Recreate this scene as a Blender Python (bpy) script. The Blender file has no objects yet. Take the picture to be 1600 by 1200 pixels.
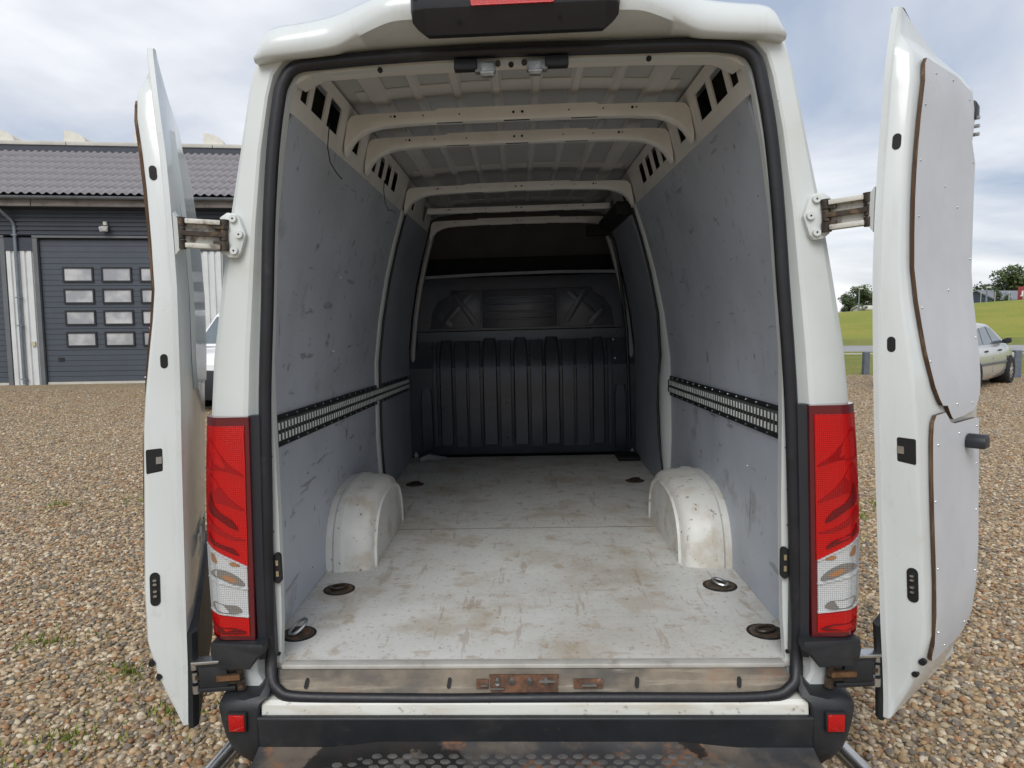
import bpy, bmesh, math, random
import numpy as np
from mathutils import Vector, Matrix
random.seed(4); RNG = np.random.default_rng(4)
R = math.radians
sc = bpy.context.scene
COL = sc.collection

# ------------------------------------------------------------------ camera
def axes(p, y, r):
    p, y, r = R(p), R(y), R(r)
    f = Vector((math.sin(y)*math.cos(p), math.cos(y)*math.cos(p), -math.sin(p)))
    a = Vector((math.cos(y), -math.sin(y), 0)); u = a.cross(f)
    c, s = math.cos(r), math.sin(r)
    return c*a+s*u, -s*a+c*u, f
CAM_LOC = Vector((0, 0, 1.757))
cr, cu, cf = axes(5.3886, -2.6626, -0.4)
cam_d = bpy.data.cameras.new('camera'); cam = bpy.data.objects.new('camera', cam_d); COL.objects.link(cam)
cam.matrix_world = Matrix(((cr.x, cu.x, -cf.x, CAM_LOC.x), (cr.y, cu.y, -cf.y, CAM_LOC.y), (cr.z, cu.z, -cf.z, CAM_LOC.z), (0, 0, 0, 1)))
cam_d.sensor_width = 36; cam_d.lens = 24.975; cam_d.shift_x = 0.0231
cam_d.clip_start = 0.05; cam_d.clip_end = 5000
sc.camera = cam

# ------------------------------------------------------------------ light
SUN_EL, SUN_AZ = 42, 194          # azimuth clockwise from +Y: the sun stands behind the camera
world = bpy.data.worlds.new('World'); sc.world = world; world.use_nodes = True
nt = world.node_tree; nt.nodes.clear()
def wn(t, **k):
    n = nt.nodes.new(t)
    for a, b in k.items(): setattr(n, a, b)
    return n
wo = wn('ShaderNodeOutputWorld'); bg = wn('ShaderNodeBackground')
sky = wn('ShaderNodeTexSky', sky_type='NISHITA', sun_disc=False, sun_elevation=R(SUN_EL), sun_rotation=R(SUN_AZ))
tc = wn('ShaderNodeTexCoord'); sep = wn('ShaderNodeSeparateXYZ'); nt.links.new(tc.outputs['Generated'], sep.inputs[0])
def wmath(op, a, b=None):
    n = wn('ShaderNodeMath', operation=op)
    for i, v in enumerate((a, b)):
        if v is None: continue
        if isinstance(v, (int, float)): n.inputs[i].default_value = v
        else: nt.links.new(v, n.inputs[i])
    return n.outputs[0]
den = wmath('ADD', wmath('ABSOLUTE', sep.outputs[2]), 0.16)
cmb = wn('ShaderNodeCombineXYZ')
nt.links.new(wmath('DIVIDE', sep.outputs[0], den), cmb.inputs[0]); nt.links.new(wmath('DIVIDE', sep.outputs[1], den), cmb.inputs[1])
cmb.inputs[2].default_value = 3.7
n1 = wn('ShaderNodeTexNoise'); n1.inputs['Scale'].default_value = 0.62; n1.inputs['Detail'].default_value = 7; n1.inputs['Roughness'].default_value = .52; n1.inputs['Distortion'].default_value = .35
nt.links.new(cmb.outputs[0], n1.inputs['Vector'])
r1 = wn('ShaderNodeValToRGB'); e = r1.color_ramp.elements
e[0].position = .37; e[0].color = (.29, .34, .43, 1); e[1].position = .63; e[1].color = (.74, .745, .755, 1)
m = r1.color_ramp.elements.new(.50); m.color = (.53, .545, .585, 1)
nt.links.new(n1.outputs['Fac'], r1.inputs[0])
mx = wn('ShaderNodeMix', data_type='RGBA'); mx.inputs[0].default_value = .90
skm = wn('ShaderNodeVectorMath', operation='SCALE'); skm.inputs['Scale'].default_value = .10
nt.links.new(sky.outputs[0], skm.inputs[0])
nt.links.new(skm.outputs[0], mx.inputs[6]); nt.links.new(r1.outputs[0], mx.inputs[7])
nt.links.new(mx.outputs[2], bg.inputs[0]); bg.inputs[1].default_value = 1.0
nt.links.new(bg.outputs[0], wo.inputs[0])
sun_d = bpy.data.lights.new('sun', 'SUN'); sun = bpy.data.objects.new('sun', sun_d); COL.objects.link(sun)
sun_d.energy = 1.25; sun_d.angle = R(35); sun_d.color = (1, .98, .945)
sd = Vector((math.sin(R(SUN_AZ))*math.cos(R(SUN_EL)), math.cos(R(SUN_AZ))*math.cos(R(SUN_EL)), math.sin(R(SUN_EL))))
sun.rotation_euler = sd.to_track_quat('Z', 'Y').to_euler(); sun.location = (0, -6, 12)
sc.view_settings.view_transform = 'Standard'; sc.view_settings.look = 'None'
sc.view_settings.exposure = 0.6; sc.view_settings.gamma = 1

# ------------------------------------------------------------------ materials
MATS = {}
class NT:
    def __init__(s, name):
        s.m = bpy.data.materials.new(name); s.m.use_nodes = True; s.t = s.m.node_tree; s.b = s.t.nodes['Principled BSDF']
        s.co = s.t.nodes.new('ShaderNodeTexCoord').outputs['Object']
    def n(s, t, **k):
        x = s.t.nodes.new(t)
        for a, b in k.items(): setattr(x, a, b)
        return x
    def put(s, v, sock):
        if hasattr(v, 'node'): s.t.links.new(v, sock)
        else: sock.default_value = (*v, 1) if isinstance(v, tuple) and len(v) == 3 and sock.type == 'RGBA' else v
    def noise(s, scale, detail=4, rough=.55, stretch=None, dist=0):
        co = s.co
        if stretch:
            mp = s.n('ShaderNodeMapping'); mp.inputs['Scale'].default_value = stretch; s.t.links.new(co, mp.inputs[0]); co = mp.outputs[0]
        x = s.n('ShaderNodeTexNoise'); x.inputs['Scale'].default_value = scale; x.inputs['Detail'].default_value = detail
        x.inputs['Roughness'].default_value = rough; x.inputs['Distortion'].default_value = dist
        s.t.links.new(co, x.inputs['Vector']); return x.outputs['Fac']
    def ramp(s, v, a, b):
        x = s.n('ShaderNodeMapRange', interpolation_type='SMOOTHSTEP'); x.inputs[1].default_value = a; x.inputs[2].default_value = b
        s.t.links.new(v, x.inputs[0]); return x.outputs[0]
    def mul(s, a, b):
        x = s.n('ShaderNodeMath', operation='MULTIPLY'); s.put(a, x.inputs[0]); s.put(b, x.inputs[1]); return x.outputs[0]
    def mix(s, f, a, b):
        x = s.n('ShaderNodeMix', data_type='RGBA'); s.put(f, x.inputs[0]); s.put(a, x.inputs[6]); s.put(b, x.inputs[7]); return x.outputs[2]
    def bump(s, h, strength=.2, dist=.01):
        x = s.n('ShaderNodeBump'); x.inputs['Strength'].default_value = strength; x.inputs['Distance'].default_value = dist
        s.t.links.new(h, x.inputs['Height']); s.t.links.new(x.outputs[0], s.b.inputs['Normal'])
def mat(name, col, rough=.5, metal=0., var=.12, vscale=6., layers=(), bump=0, bscale=40, coat=0, spec=.5, stretch=None, bdist=.004):
    """layers: (colour, noise scale, low, high, amount[, stretch]) laid over the base colour as dirt and wear"""
    q = NT(name)
    dark = tuple(c*(1-var) for c in col); lite = tuple(min(1, c*(1+var*.6)) for c in col)
    c = q.mix(q.ramp(q.noise(vscale, stretch=stretch), .3, .7), dark, lite)
    rr = None
    for L in layers:
        f = q.mul(q.ramp(q.noise(L[1], 6, .6, L[5] if len(L) > 5 else None), L[2], L[3]), L[4])
        c = q.mix(f, c, L[0]); rr = f
    q.put(c, q.b.inputs['Base Color']); q.b.inputs['Metallic'].default_value = metal
    if rough < .9:
        x = q.n('ShaderNodeMapRange'); x.inputs[3].default_value = max(.03, rough*.8); x.inputs[4].default_value = min(1, rough*1.25+.03)
        q.t.links.new(q.noise(vscale*3), x.inputs[0]); q.t.links.new(x.outputs[0], q.b.inputs['Roughness'])
    else: q.b.inputs['Roughness'].default_value = rough
    q.b.inputs['Specular IOR Level'].default_value = spec
    if coat: q.b.inputs['Coat Weight'].default_value = coat; q.b.inputs['Coat Roughness'].default_value = .08
    if bump: q.bump(q.noise(bscale, 3), bump, bdist)
    MATS[name] = q.m; return q.m
DIRT = (.20, .145, .09); RUST = (.22, .085, .03); GRIME = (.10, .09, .075)
M = {}
M['paint'] = mat('white_van_paint', (.625, .665, .665), .28, var=.03, vscale=2, layers=[((.50, .52, .50), 3, .50, .80, .32), ((.42, .36, .27), 14, .60, .75, .25), ((.47, .48, .45), 6, .52, .72, .25, (4, 4, .35))], coat=.5, bump=.02, bscale=9)
M['jamb'] = mat('white_jamb_paint', (.615, .65, .64), .38, var=.04, vscale=3, layers=[((.48, .42, .31), 5, .5, .85, .35), (RUST, 30, .71, .76, .6)])
M['inner'] = mat('cream_inner_paint', (.73, .72, .68), .45, var=.05, vscale=4, layers=[((.4, .36, .28), 6, .52, .85, .35)])
M['roofskin'] = mat('grey_primer_roof_skin', (.46, .46, .455), .5, var=.08, vscale=3)
M['roofrib'] = mat('grey_cream_roof_rib', (.60, .59, .56), .5, var=.06, vscale=4)
M['seal'] = mat('black_rubber_seal', (.009, .010, .014), .42, var=.25, vscale=12, layers=[((.06, .055, .05), 9, .58, .75, .3)], bump=.15, bscale=60)
M['plastic'] = mat('black_bumper_plastic', (.013, .015, .018), .5, var=.2, vscale=7, layers=[((.07, .065, .058), 5, .5, .8, .4), ((.08, .068, .05), 40, .62, .75, .3)], bump=.12, bscale=260, bdist=.001)
M['housing'] = mat('dark_lamp_housing', (.016, .018, .024), .42, var=.15, vscale=9, bump=.1, bscale=300, bdist=.001)
M['wall'] = mat('grey_blue_lining_board', (.47, .51, .575), .42, var=.07, vscale=2.5, layers=[
    ((.34, .365, .405), 2.2, .45, .75, .5), ((.07, .065, .06), 5, .655, .69, .5, (6, 6, .55)), ((.17, .165, .16), 3.6, .60, .70, .45), ((.12, .11, .10), 13, .64, .675, .5, (1, .22, 1.3)), ((.10, .07, .045), 11, .64, .69, .6), ((.5, .52, .55), 30, .66, .70, .4, (1, .35, 1)), ((.09, .08, .07), 24, .67, .70, .5)], bump=.04, bscale=14)
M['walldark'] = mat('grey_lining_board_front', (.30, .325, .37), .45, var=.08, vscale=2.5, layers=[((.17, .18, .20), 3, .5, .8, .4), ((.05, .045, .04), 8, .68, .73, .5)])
M['floor'] = mat('worn_grey_floor_board', (.63, .635, .615), .5, var=.06, vscale=3, layers=[
    ((.40, .37, .31), 1.6, .42, .70, .5), ((.40, .33, .24), 4, .48, .66, .5), ((.34, .24, .14), 13, .56, .70, .5), ((.27, .18, .11), 26, .61, .66, .38, (1, .14, 1)), ((.27, .18, .11), 24, .62, .67, .30, (.22, 1, 1)), ((.28, .16, .08), 30, .62, .69, .6), ((.20, .16, .12), 45, .63, .69, .6), ((.33, .29, .23), 55, .55, .68, .4)], bump=.06, bscale=50)
M['arch'] = mat('scuffed_white_wheel_arch', (.70, .70, .665), .4, var=.05, vscale=4, layers=[((.45, .36, .24), 7, .48, .68, .5), ((.17, .11, .06), 38, .62, .68, .8)])
M['thresh'] = mat('grimy_tan_threshold', (.205, .17, .125), .6, var=.3, vscale=9, layers=[((.05, .047, .045), 3, .40, .60, .75, (1, 2, 2)), ((.36, .31, .24), 10, .55, .7, .5, (.25, 4, 4)), (RUST, 9, .55, .7, .6), ((.42, .38, .31), 14, .6, .75, .5, (.3, 3, 3))], bump=.1, bscale=50)
M['rust'] = mat('rusty_latch_steel', (.11, .05, .025), .75, var=.5, vscale=40, layers=[((.06, .03, .02), 25, .5, .65, .8), ((.45, .42, .38), 20, .65, .75, .7)], bump=.3, bscale=90)
M['metal'] = mat('bare_zinc_steel', (.52, .53, .53), .36, 1., var=.15, vscale=20)
M['zincdark'] = mat('dull_zinc_striker', (.30, .31, .31), .5, .8, var=.25, vscale=40)
M['tube'] = mat('brushed_steel_tube', (.62, .62, .61), .3, 1., var=.08, vscale=12)
M['grease'] = mat('greasy_dark_steel', (.055, .042, .032), .4, .4, var=.5, vscale=30, layers=[((.22, .14, .07), 22, .55, .7, .7)])
M['hingepaint'] = mat('grubby_hinge_paint', (.60, .59, .53), .45, var=.08, vscale=12, layers=[((.10, .065, .035), 16, .48, .66, .9)])
M['black'] = mat('matt_black_void', (.008, .008, .009), .7, var=.1)
M['bulk'] = mat('black_bulkhead_plastic', (.052, .057, .070), .28, var=.2, vscale=4, layers=[((.07, .07, .075), 5, .55, .78, .5), ((.10, .095, .09), 18, .66, .72, .5)], bump=.06, bscale=10, bdist=.01)
M['bin'] = mat('brown_grey_overcab_panel', (.10, .092, .09), .7, var=.1)
M['track'] = mat('galvanised_lashing_track', (.12, .125, .12), .42, .4, var=.3, vscale=15, layers=[((.25, .22, .17), 8, .55, .75, .35)])
M['trackdark'] = mat('dark_track_flange', (.022, .028, .030), .5, .3, var=.2, vscale=20)
M['slot'] = mat('bright_track_slot', (.80, .84, .83), .4, 0, var=.1)
M['plyface'] = mat('pale_grey_plywood_face', (.52, .54, .57), .5, var=.05, vscale=5, layers=[((.38, .38, .38), 9, .58, .78, .3), ((.34, .26, .18), 24, .70, .75, .5)], bump=.02, bscale=30)
M['plyedge'] = mat('brown_plywood_edge', (.085, .045, .022), .8, var=.35, vscale=60, stretch=(1, 1, .05), layers=[((.20, .13, .075), 90, .5, .65, .6, (1, 1, .03))])
def lens(name, col, dark):
    q = NT(name)
    mp = q.n('ShaderNodeMapping'); mp.inputs['Scale'].default_value = (1, .3, 1); q.t.links.new(q.co, mp.inputs[0])
    br = q.n('ShaderNodeTexVoronoi', feature='F1', distance='CHEBYCHEV'); br.inputs['Scale'].default_value = 170; br.inputs['Randomness'].default_value = .12; q.t.links.new(mp.outputs[0], br.inputs['Vector'])
    q.put(q.mix(q.ramp(br.outputs['Distance'], .1, .6), col, dark), q.b.inputs['Base Color'])
    q.b.inputs['Roughness'].default_value = .16; q.b.inputs['Coat Weight'].default_value = .25; q.b.inputs['Coat Roughness'].default_value = .03; q.b.inputs['Specular IOR Level'].default_value = .35
    q.bump(br.outputs['Distance'], .55, .004); return q.m
M['red'] = lens('red_lamp_lens', (.56, .0045, .003), (.33, .002, .003))
M['reddark'] = lens('deep_red_lamp_fin', (.20, .003, .004), (.08, .002, .003))
M['redmid'] = lens('mid_red_lamp_fin', (.40, .003, .004), (.22, .002, .003))
M['redframe'] = mat('dark_red_lamp_rim', (.10, .004, .010), .14, var=.1, coat=.8)
M['clear'] = lens('clear_lamp_lens', (.66, .67, .67), (.28, .30, .31))
M['amber'] = lens('amber_bulb_tint', (.45, .20, .07), (.22, .14, .10))  # orange brown tint of the bulb inside the clear lens
M['smoke'] = lens('smoky_reflector', (.26, .25, .23), (.10, .09, .08))
M['glass'] = mat('dark_window_glass', (.02, .025, .03), .06, var=.1, spec=.9)
M['tyre'] = mat('black_tyre_rubber', (.016, .016, .017), .8, var=.2, vscale=20)
M['rim'] = mat('silver_wheel_rim', (.55, .56, .57), .3, .8, var=.08)

# ------------------------------------------------------------------ mesh helper
class MB:
    def __init__(s): s.v = []; s.f = []
    def add(s, vs, fs):
        o = len(s.v); s.v += [tuple(p) for p in vs]; s.f += [tuple(i+o for i in f) for f in fs]; return s
    def box(s, x0, x1, y0, y1, z0, z1):
        v = [(x, y, z) for z in (z0, z1) for y in (y0, y1) for x in (x0, x1)]
        return s.add(v, [(0, 2, 3, 1), (4, 5, 7, 6), (0, 1, 5, 4), (2, 6, 7, 3), (0, 4, 6, 2), (1, 3, 7, 5)])
    def hexa(s, v): return s.add(v, [(0, 3, 2, 1), (4, 5, 6, 7), (0, 1, 5, 4), (1, 2, 6, 5), (2, 3, 7, 6), (3, 0, 4, 7)])
    def loft(s, rings, closed=True, cap=True, loop=False):
        n = len(rings[0]); v = [p for r in rings for p in r]; f = []
        m = len(rings); k = n if closed else n-1
        for i in range(m if loop else m-1):
            for j in range(k):
                a = i*n+j; b = i*n+(j+1) % n; c = ((i+1) % m)*n
                f.append((a, b, c+(j+1) % n, c+j))
        if cap and closed and not loop: f.append(tuple(reversed(range(n)))); f.append(tuple(range((m-1)*n, m*n)))
        return s.add(v, f)
    def cyl(s, p0, p1, r0, r1=None, n=14, cap=True):
        r1 = r0 if r1 is None else r1
        p0, p1 = Vector(p0), Vector(p1); d = (p1-p0).normalized()
        a = d.orthogonal().normalized(); b = d.cross(a)
        rg = [[tuple(p+r*(math.cos(2*math.pi*i/n)*a+math.sin(2*math.pi*i/n)*b)) for i in range(n)] for p, r in ((p0, r0), (p1, r1))]
        return s.loft(rg, cap=cap)
    def tube(s, pts, r, n=8, closed=False, sx=1, up=None):
        pts = [Vector(p) for p in pts]; rings = []; N = len(pts); prev = None
        for i, p in enumerate(pts):
            if closed: d = pts[(i+1) % N]-pts[i-1]
            else: d = pts[min(i+1, N-1)]-pts[max(i-1, 0)]
            d.normalize()
            a = (up if up is not None else (prev if prev is not None else d.orthogonal()))
            a = (a-d*a.dot(d)).normalized(); prev = a; b = d.cross(a)
            rr = r[i] if isinstance(r, (list, tuple)) else r
            rings.append([tuple(p+rr*(math.cos(2*math.pi*k/n)*a+sx*math.sin(2*math.pi*k/n)*b)) for k in range(n)])
        return s.loft(rings, loop=closed, cap=not closed)
    def prism(s, poly, fn, t0, t1):
        """poly (a,b) points, fn(a,b,t) -> xyz, filled between t0 and t1"""
        n = len(poly); v = [fn(a, b, t0) for a, b in poly]+[fn(a, b, t1) for a, b in poly]
        f = [tuple(range(n)), tuple(range(2*n-1, n-1, -1))]+[(i, n+i, n+(i+1) % n, (i+1) % n) for i in range(n)]
        return s.add(v, f)
    def build(s, name, material, parent=None, smooth=32, bevel=0, **props):
        me = bpy.data.meshes.new(name); me.from_pydata([tuple(map(float, p)) for p in s.v], [], s.f)
        bm = bmesh.new(); bm.from_mesh(me); bmesh.ops.recalc_face_normals(bm, faces=bm.faces)
        if bevel:
            ed = [x for x in bm.edges if len(x.link_faces) == 2 and x.calc_face_angle(0) > R(30)]
            bmesh.ops.bevel(bm, geom=ed, offset=bevel, segments=2, affect='EDGES', profile=.5, clamp_overlap=True)
        bm.to_mesh(me); bm.free()
        me.shade_smooth(); me.set_sharp_from_angle(angle=R(smooth))
        me.materials.append(material if not isinstance(material, str) else M[material])
        return link(name, me, parent, **props)
def link(name, me, parent=None, **props):
    o = bpy.data.objects.new(name, me); COL.objects.link(o); o.parent = parent
    for k, v in props.items(): o[k] = v
    return o
def empty(name, loc, rot=(0, 0, 0), **props):
    o = bpy.data.objects.new(name, None); COL.objects.link(o); o.location = loc; o.rotation_euler = rot; o.empty_display_size = .2
    for k, v in props.items(): o[k] = v
    return o
def interp(tab, z):
    if z <= tab[0][0]: return tab[0][1]
    for (a, b), (c, d) in zip(tab, tab[1:]):
        if z <= c: return b+(d-b)*(z-a)/(c-a)
    return tab[-1][1]
def sm(a, b, x):
    t = min(1, max(0, (x-a)/(b-a))); return t*t*(3-2*t)
def capsule(cx, cy, L, r, ang, n=8):
    p = []
    for k in range(2*n):
        s = 1 if k < n else -1
        a = -math.pi/2+math.pi*(k % n)/(n-1)+(0 if k < n else math.pi)
        x, y = s*L/2+r*math.cos(a), r*math.sin(a)
        p.append((cx+x*math.cos(ang)-y*math.sin(ang), cy+x*math.sin(ang)+y*math.cos(ang)))
    return p

# ================================================================== SETTING: terrain in strips
def gz(x, y):
    w = sm(3, 9, x)
    z = w*(.13*sm(7, 17, y)+.17*sm(20, 28, y))
    if y > 20: z += w*max(0., 1.75+3.9*(min(.85, max(.3, x/y))-.46))*sm(36, 62, y)
    return z
GL = (-11.605, 18.812)                    # foot of the garage front
def strip(name, xs, ys, m, label=None):
    b = MB(); nx = len(xs)
    v = [(x, y, gz(x, y)) for y in ys for x in xs]
    f = [(j*nx+i, j*nx+i+1, (j+1)*nx+i+1, (j+1)*nx+i) for j in range(len(ys)-1) for i in range(nx-1)]
    b.add(v, f); return b.build(name, m, None, kind='structure', **({'label': label} if label else {}))
def gravel_mat():
    q = NT('mixed_pebble_gravel')
    vo = q.n('ShaderNodeTexVoronoi'); vo.inputs['Scale'].default_value = 34; q.t.links.new(q.co, vo.inputs['Vector'])
    sp = q.n('ShaderNodeSeparateColor'); q.t.links.new(vo.outputs['Color'], sp.inputs[0])
    rp = q.n('ShaderNodeValToRGB'); q.t.links.new(sp.outputs[0], rp.inputs[0]); el = rp.color_ramp.elements
    el[0].color = (.09, .075, .06, 1); el[1].color = (.50, .40, .27, 1)
    for p, c in ((.25, (.29, .20, .105)), (.5, (.35, .26, .15)), (.75, (.28, .235, .175))):
        x = el.new(p); x.color = (*c, 1)
    c = q.mix(q.mul(q.ramp(q.noise(.5, 5), .45, .75), .45), rp.outputs[0], (.30, .20, .085))
    c = q.mix(q.mul(q.ramp(q.noise(1.1, 6, .65), .66, .74), .35), c, (.12, .13, .03))
    q.put(c, q.b.inputs['Base Color']); q.b.inputs['Roughness'].default_value = .8
    q.bump(vo.outputs['Distance'], .9, .02); return q.m
def pebble_mat():
    q = NT('washed_pebbles')
    oi = q.n('ShaderNodeObjectInfo')
    rp = q.n('ShaderNodeValToRGB'); q.t.links.new(oi.outputs['Random'], rp.inputs[0]); el = rp.color_ramp.elements
    rp.color_ramp.interpolation = 'CONSTANT'
    cols = [(0.318, 0.223, 0.12), (0.424, 0.337, 0.224), (0.201, 0.158, 0.112), (0.382, 0.257, 0.133), (0.509, 0.426, 0.301), (0.265, 0.208, 0.146), (0.35, 0.188, 0.086), (0.127, 0.109, 0.086), (0.413, 0.307, 0.189), (0.276, 0.238, 0.181), (0.456, 0.337, 0.198), (0.233, 0.119, 0.056), (0.594, 0.515, 0.387), (0.159, 0.134, 0.107)]
    el[0].color = (*cols[0], 1); el[1].position = 1/len(cols); el[1].color = (*cols[1], 1)
    for i in range(2, len(cols)): x = el.new(i/len(cols)); x.color = (*cols[i], 1)
    c = q.mix(q.mul(q.ramp(q.noise(5, 4), .4, .7), .35), rp.outputs[0], (.20, .14, .08))
    q.put(c, q.b.inputs['Base Color']); q.b.inputs['Roughness'].default_value = .62; return q.m
def grass_mat(name, a, b, c, sc_=.35):
    q = NT(name)
    col = q.mix(q.ramp(q.noise(sc_, 6, .6, (1, 2.2, 1)), .35, .65), a, b)
    col = q.mix(q.ramp(q.noise(9, 4), .4, .8), col, c)
    q.put(col, q.b.inputs['Base Color']); q.b.inputs['Roughness'].default_value = .9; q.bump(q.noise(30, 3), .6, .05); return q.m
M['gravel'] = gravel_mat(); M['pebble'] = pebble_mat()
M['grass'] = grass_mat('mown_field_grass', (.21, .235, .022), (.28, .265, .035), (.15, .19, .018), .18)
M['verge'] = grass_mat('verge_grass', (.15, .185, .022), (.23, .21, .04), (.10, .13, .018), .8)
M['asphalt'] = mat('pale_worn_asphalt', (.30, .30, .31), .85, var=.1, vscale=.6, bump=.1, bscale=60)
M['kerb'] = mat('pale_concrete', (.48, .47, .44), .8, var=.12, vscale=4)
xs_r = [2, 3, 4, 5, 6, 7, 8, 9, 11, 13, 16, 20, 25, 30, 36, 44, 55, 70, 100, 160, 400, 1500]
xs_l = [-1500, -400, -150, -80, -50, -36, -26, -20, -14, -9, -5, -2, 0, 1, 2]
ya = [-60, -20, -8, -4, 0, 3, 6, 7, 8.5, 10, 11.5, 13, 14.5, 16, 17, 18.5, 19.6]
strip('gravel_yard', xs_l+xs_r[1:], ya, 'gravel', 'yard of mixed brown and grey pebbles around the van')
strip('gravel_yard_rear', xs_l, [19.6, 25, 30, 40], 'gravel', 'gravel beside the dark garage building')
strip('grass_verge', xs_r, [19.6, 20, 22, 24, 26, 26.9], 'verge', 'green verge between the gravel and the road')
strip('kerb_line', xs_r, [26.9, 27.35], 'kerb', 'pale kerb line along the verge')
strip('road_verge', xs_r, [27.35, 28, 28.6], 'verge', 'narrow grass strip beside the road')
strip('road', xs_r, [28.6, 30, 32, 34], 'asphalt', 'pale grey road crossing behind the parked car')
strip('grass_bank', xs_r, [34, 36, 38, 40], 'verge', 'grass edge on the far side of the road')
strip('field', xs_r, [40, 42, 44, 46, 48, 50, 52, 54, 56, 58, 60, 62, 70, 100, 200, 500, 1500, 3000], 'grass', 'yellow green mown field rising beyond the road')
strip('far_ground', xs_l, [40, 60, 120, 500, 1500, 3000], 'grass', 'grass land behind the garage building')

# pebbles: real stones over the near gravel, one uncountable mass
def pebbles():
    col = bpy.data.collections.new('pebble_shapes')
    for k in range(7):
        bm = bmesh.new(); bmesh.ops.create_icosphere(bm, subdivisions=2, radius=1)
        rr = random.Random(k); sx, sy, sz = 1, rr.uniform(.62, .9), rr.uniform(.42, .62)
        ph = [Vector((rr.uniform(-1, 1), rr.uniform(-1, 1), rr.uniform(-1, 1))).normalized() for _ in range(5)]
        for v in bm.verts:
            g = 1
            for p in ph: g -= .20*max(0, v.co.normalized().dot(p)-.62)
            v.co = Vector((v.co.x*sx*g, v.co.y*sy*g, v.co.z*sz*g))
        me = bpy.data.meshes.new('pebble_shape'); bm.to_mesh(me); bm.free(); me.shade_smooth(); me.materials.append(M['pebble'])
        col.objects.link(bpy.data.objects.new('pebble_shape', me))
    pts = []
    for (y0, y1, dens) in ((1.3, 6, 2700), (6, 9, 1300), (9, 14, 650), (14, 19.3, 330)):
        W_ = .9*y1+.9; n = int(dens*(y1-y0)*2*W_)
        x = RNG.uniform(-W_, W_, n); y = RNG.uniform(y0, y1, n)
        k = (np.abs(x) < .85*y+.7) & (np.abs(x) > .72) & ((y < 17.3) | (x > -5))
        pts.append(np.stack([x[k], y[k], np.zeros(k.sum())], 1))
    P = np.concatenate(pts)
    z = np.array([gz(a, b) if a > 3 and b > 7 else 0. for a, b in P[:, :2]])
    P[:, 2] = z+RNG.uniform(-.004, .009, len(P))
    me = bpy.data.meshes.new('loose_pebbles'); me.vertices.add(len(P)); me.vertices.foreach_set('co', P.astype(np.float32).ravel())
    o = link('loose_pebbles', me, None, kind='stuff', label='loose brown, grey and cream pebbles covering the yard', category='gravel')
    g = bpy.data.node_groups.new('scatter_pebbles', 'GeometryNodeTree')
    g.interface.new_socket('Geometry', in_out='INPUT', socket_type='NodeSocketGeometry'); g.interface.new_socket('Geometry', in_out='OUTPUT', socket_type='NodeSocketGeometry')
    N = g.nodes; L = g.links
    i = N.new('NodeGroupInput'); u = N.new('NodeGroupOutput'); ip = N.new('GeometryNodeInstanceOnPoints'); ci = N.new('GeometryNodeCollectionInfo')
    ci.inputs[0].default_value = col; ci.inputs['Separate Children'].default_value = True; ci.inputs['Reset Children'].default_value = True
    ip.inputs['Pick Instance'].default_value = True
    rr = N.new('FunctionNodeRandomValue'); rr.data_type = 'FLOAT_VECTOR'; rr.inputs[0].default_value = (-.45, -.45, 0); rr.inputs[1].default_value = (.45, .45, 6.28)
    rs = N.new('FunctionNodeRandomValue'); rs.data_type = 'FLOAT'; rs.inputs[2].default_value = .0; rs.inputs[3].default_value = 1.; rs.inputs['Seed'].default_value = 3
    pw = N.new('ShaderNodeMath'); pw.operation = 'POWER'; pw.inputs[1].default_value = 2.2; L.new(rs.outputs[1], pw.inputs[0])
    mr = N.new('ShaderNodeMapRange'); mr.inputs[3].default_value = .0080; mr.inputs[4].default_value = .0225; L.new(pw.outputs[0], mr.inputs[0])
    L.new(i.outputs[0], ip.inputs['Points']); L.new(ci.outputs[0], ip.inputs['Instance']); L.new(rr.outputs[0], ip.inputs['Rotation']); L.new(mr.outputs[0], ip.inputs['Scale'])
    L.new(ip.outputs[0], u.inputs[0])
    md = o.modifiers.new('scatter', 'NODES'); md.node_group = g
pebbles()
def weeds():
    b = MB(); m = mat('yellow_green_weed', (.17, .22, .03), .8, var=.4, vscale=30)
    for cx, cy in ((-1.55, 2.95), (-1.9, 2.75), (-1.42, 2.3), (-1.95, 3.3), (-2.15, 2.6), (-2.6, 3.6), (-1.62, 3.9), (-1.45, 3.55), (-3.6, 6.6), (-3.0, 7.0), (-4.4, 6.4), (1.62, 3.5), (2.6, 5.6), (2.9, 6.2), (2.5, 4.6), (3.3, 6.6)):
        for _ in range(90):
            a = random.uniform(0, 6.28); r = random.gauss(0, .10); x, y = cx+r*math.cos(a)*1.5, cy+r*math.sin(a)
            h = random.uniform(.012, .035); q = random.uniform(0, 6.28); w = .006; dx, dy = w*math.cos(q), w*math.sin(q); lx, ly = random.uniform(-.02, .02), random.uniform(-.02, .02)
            b.add([(x-dx, y-dy, .005), (x+dx, y+dy, .005), (x+lx, y+ly, .012+h)], [(0, 1, 2)])
    b.build('weeds', m, None, kind='stuff', label='small yellow green weeds growing through the pebbles', category='weeds')
weeds()

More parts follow.
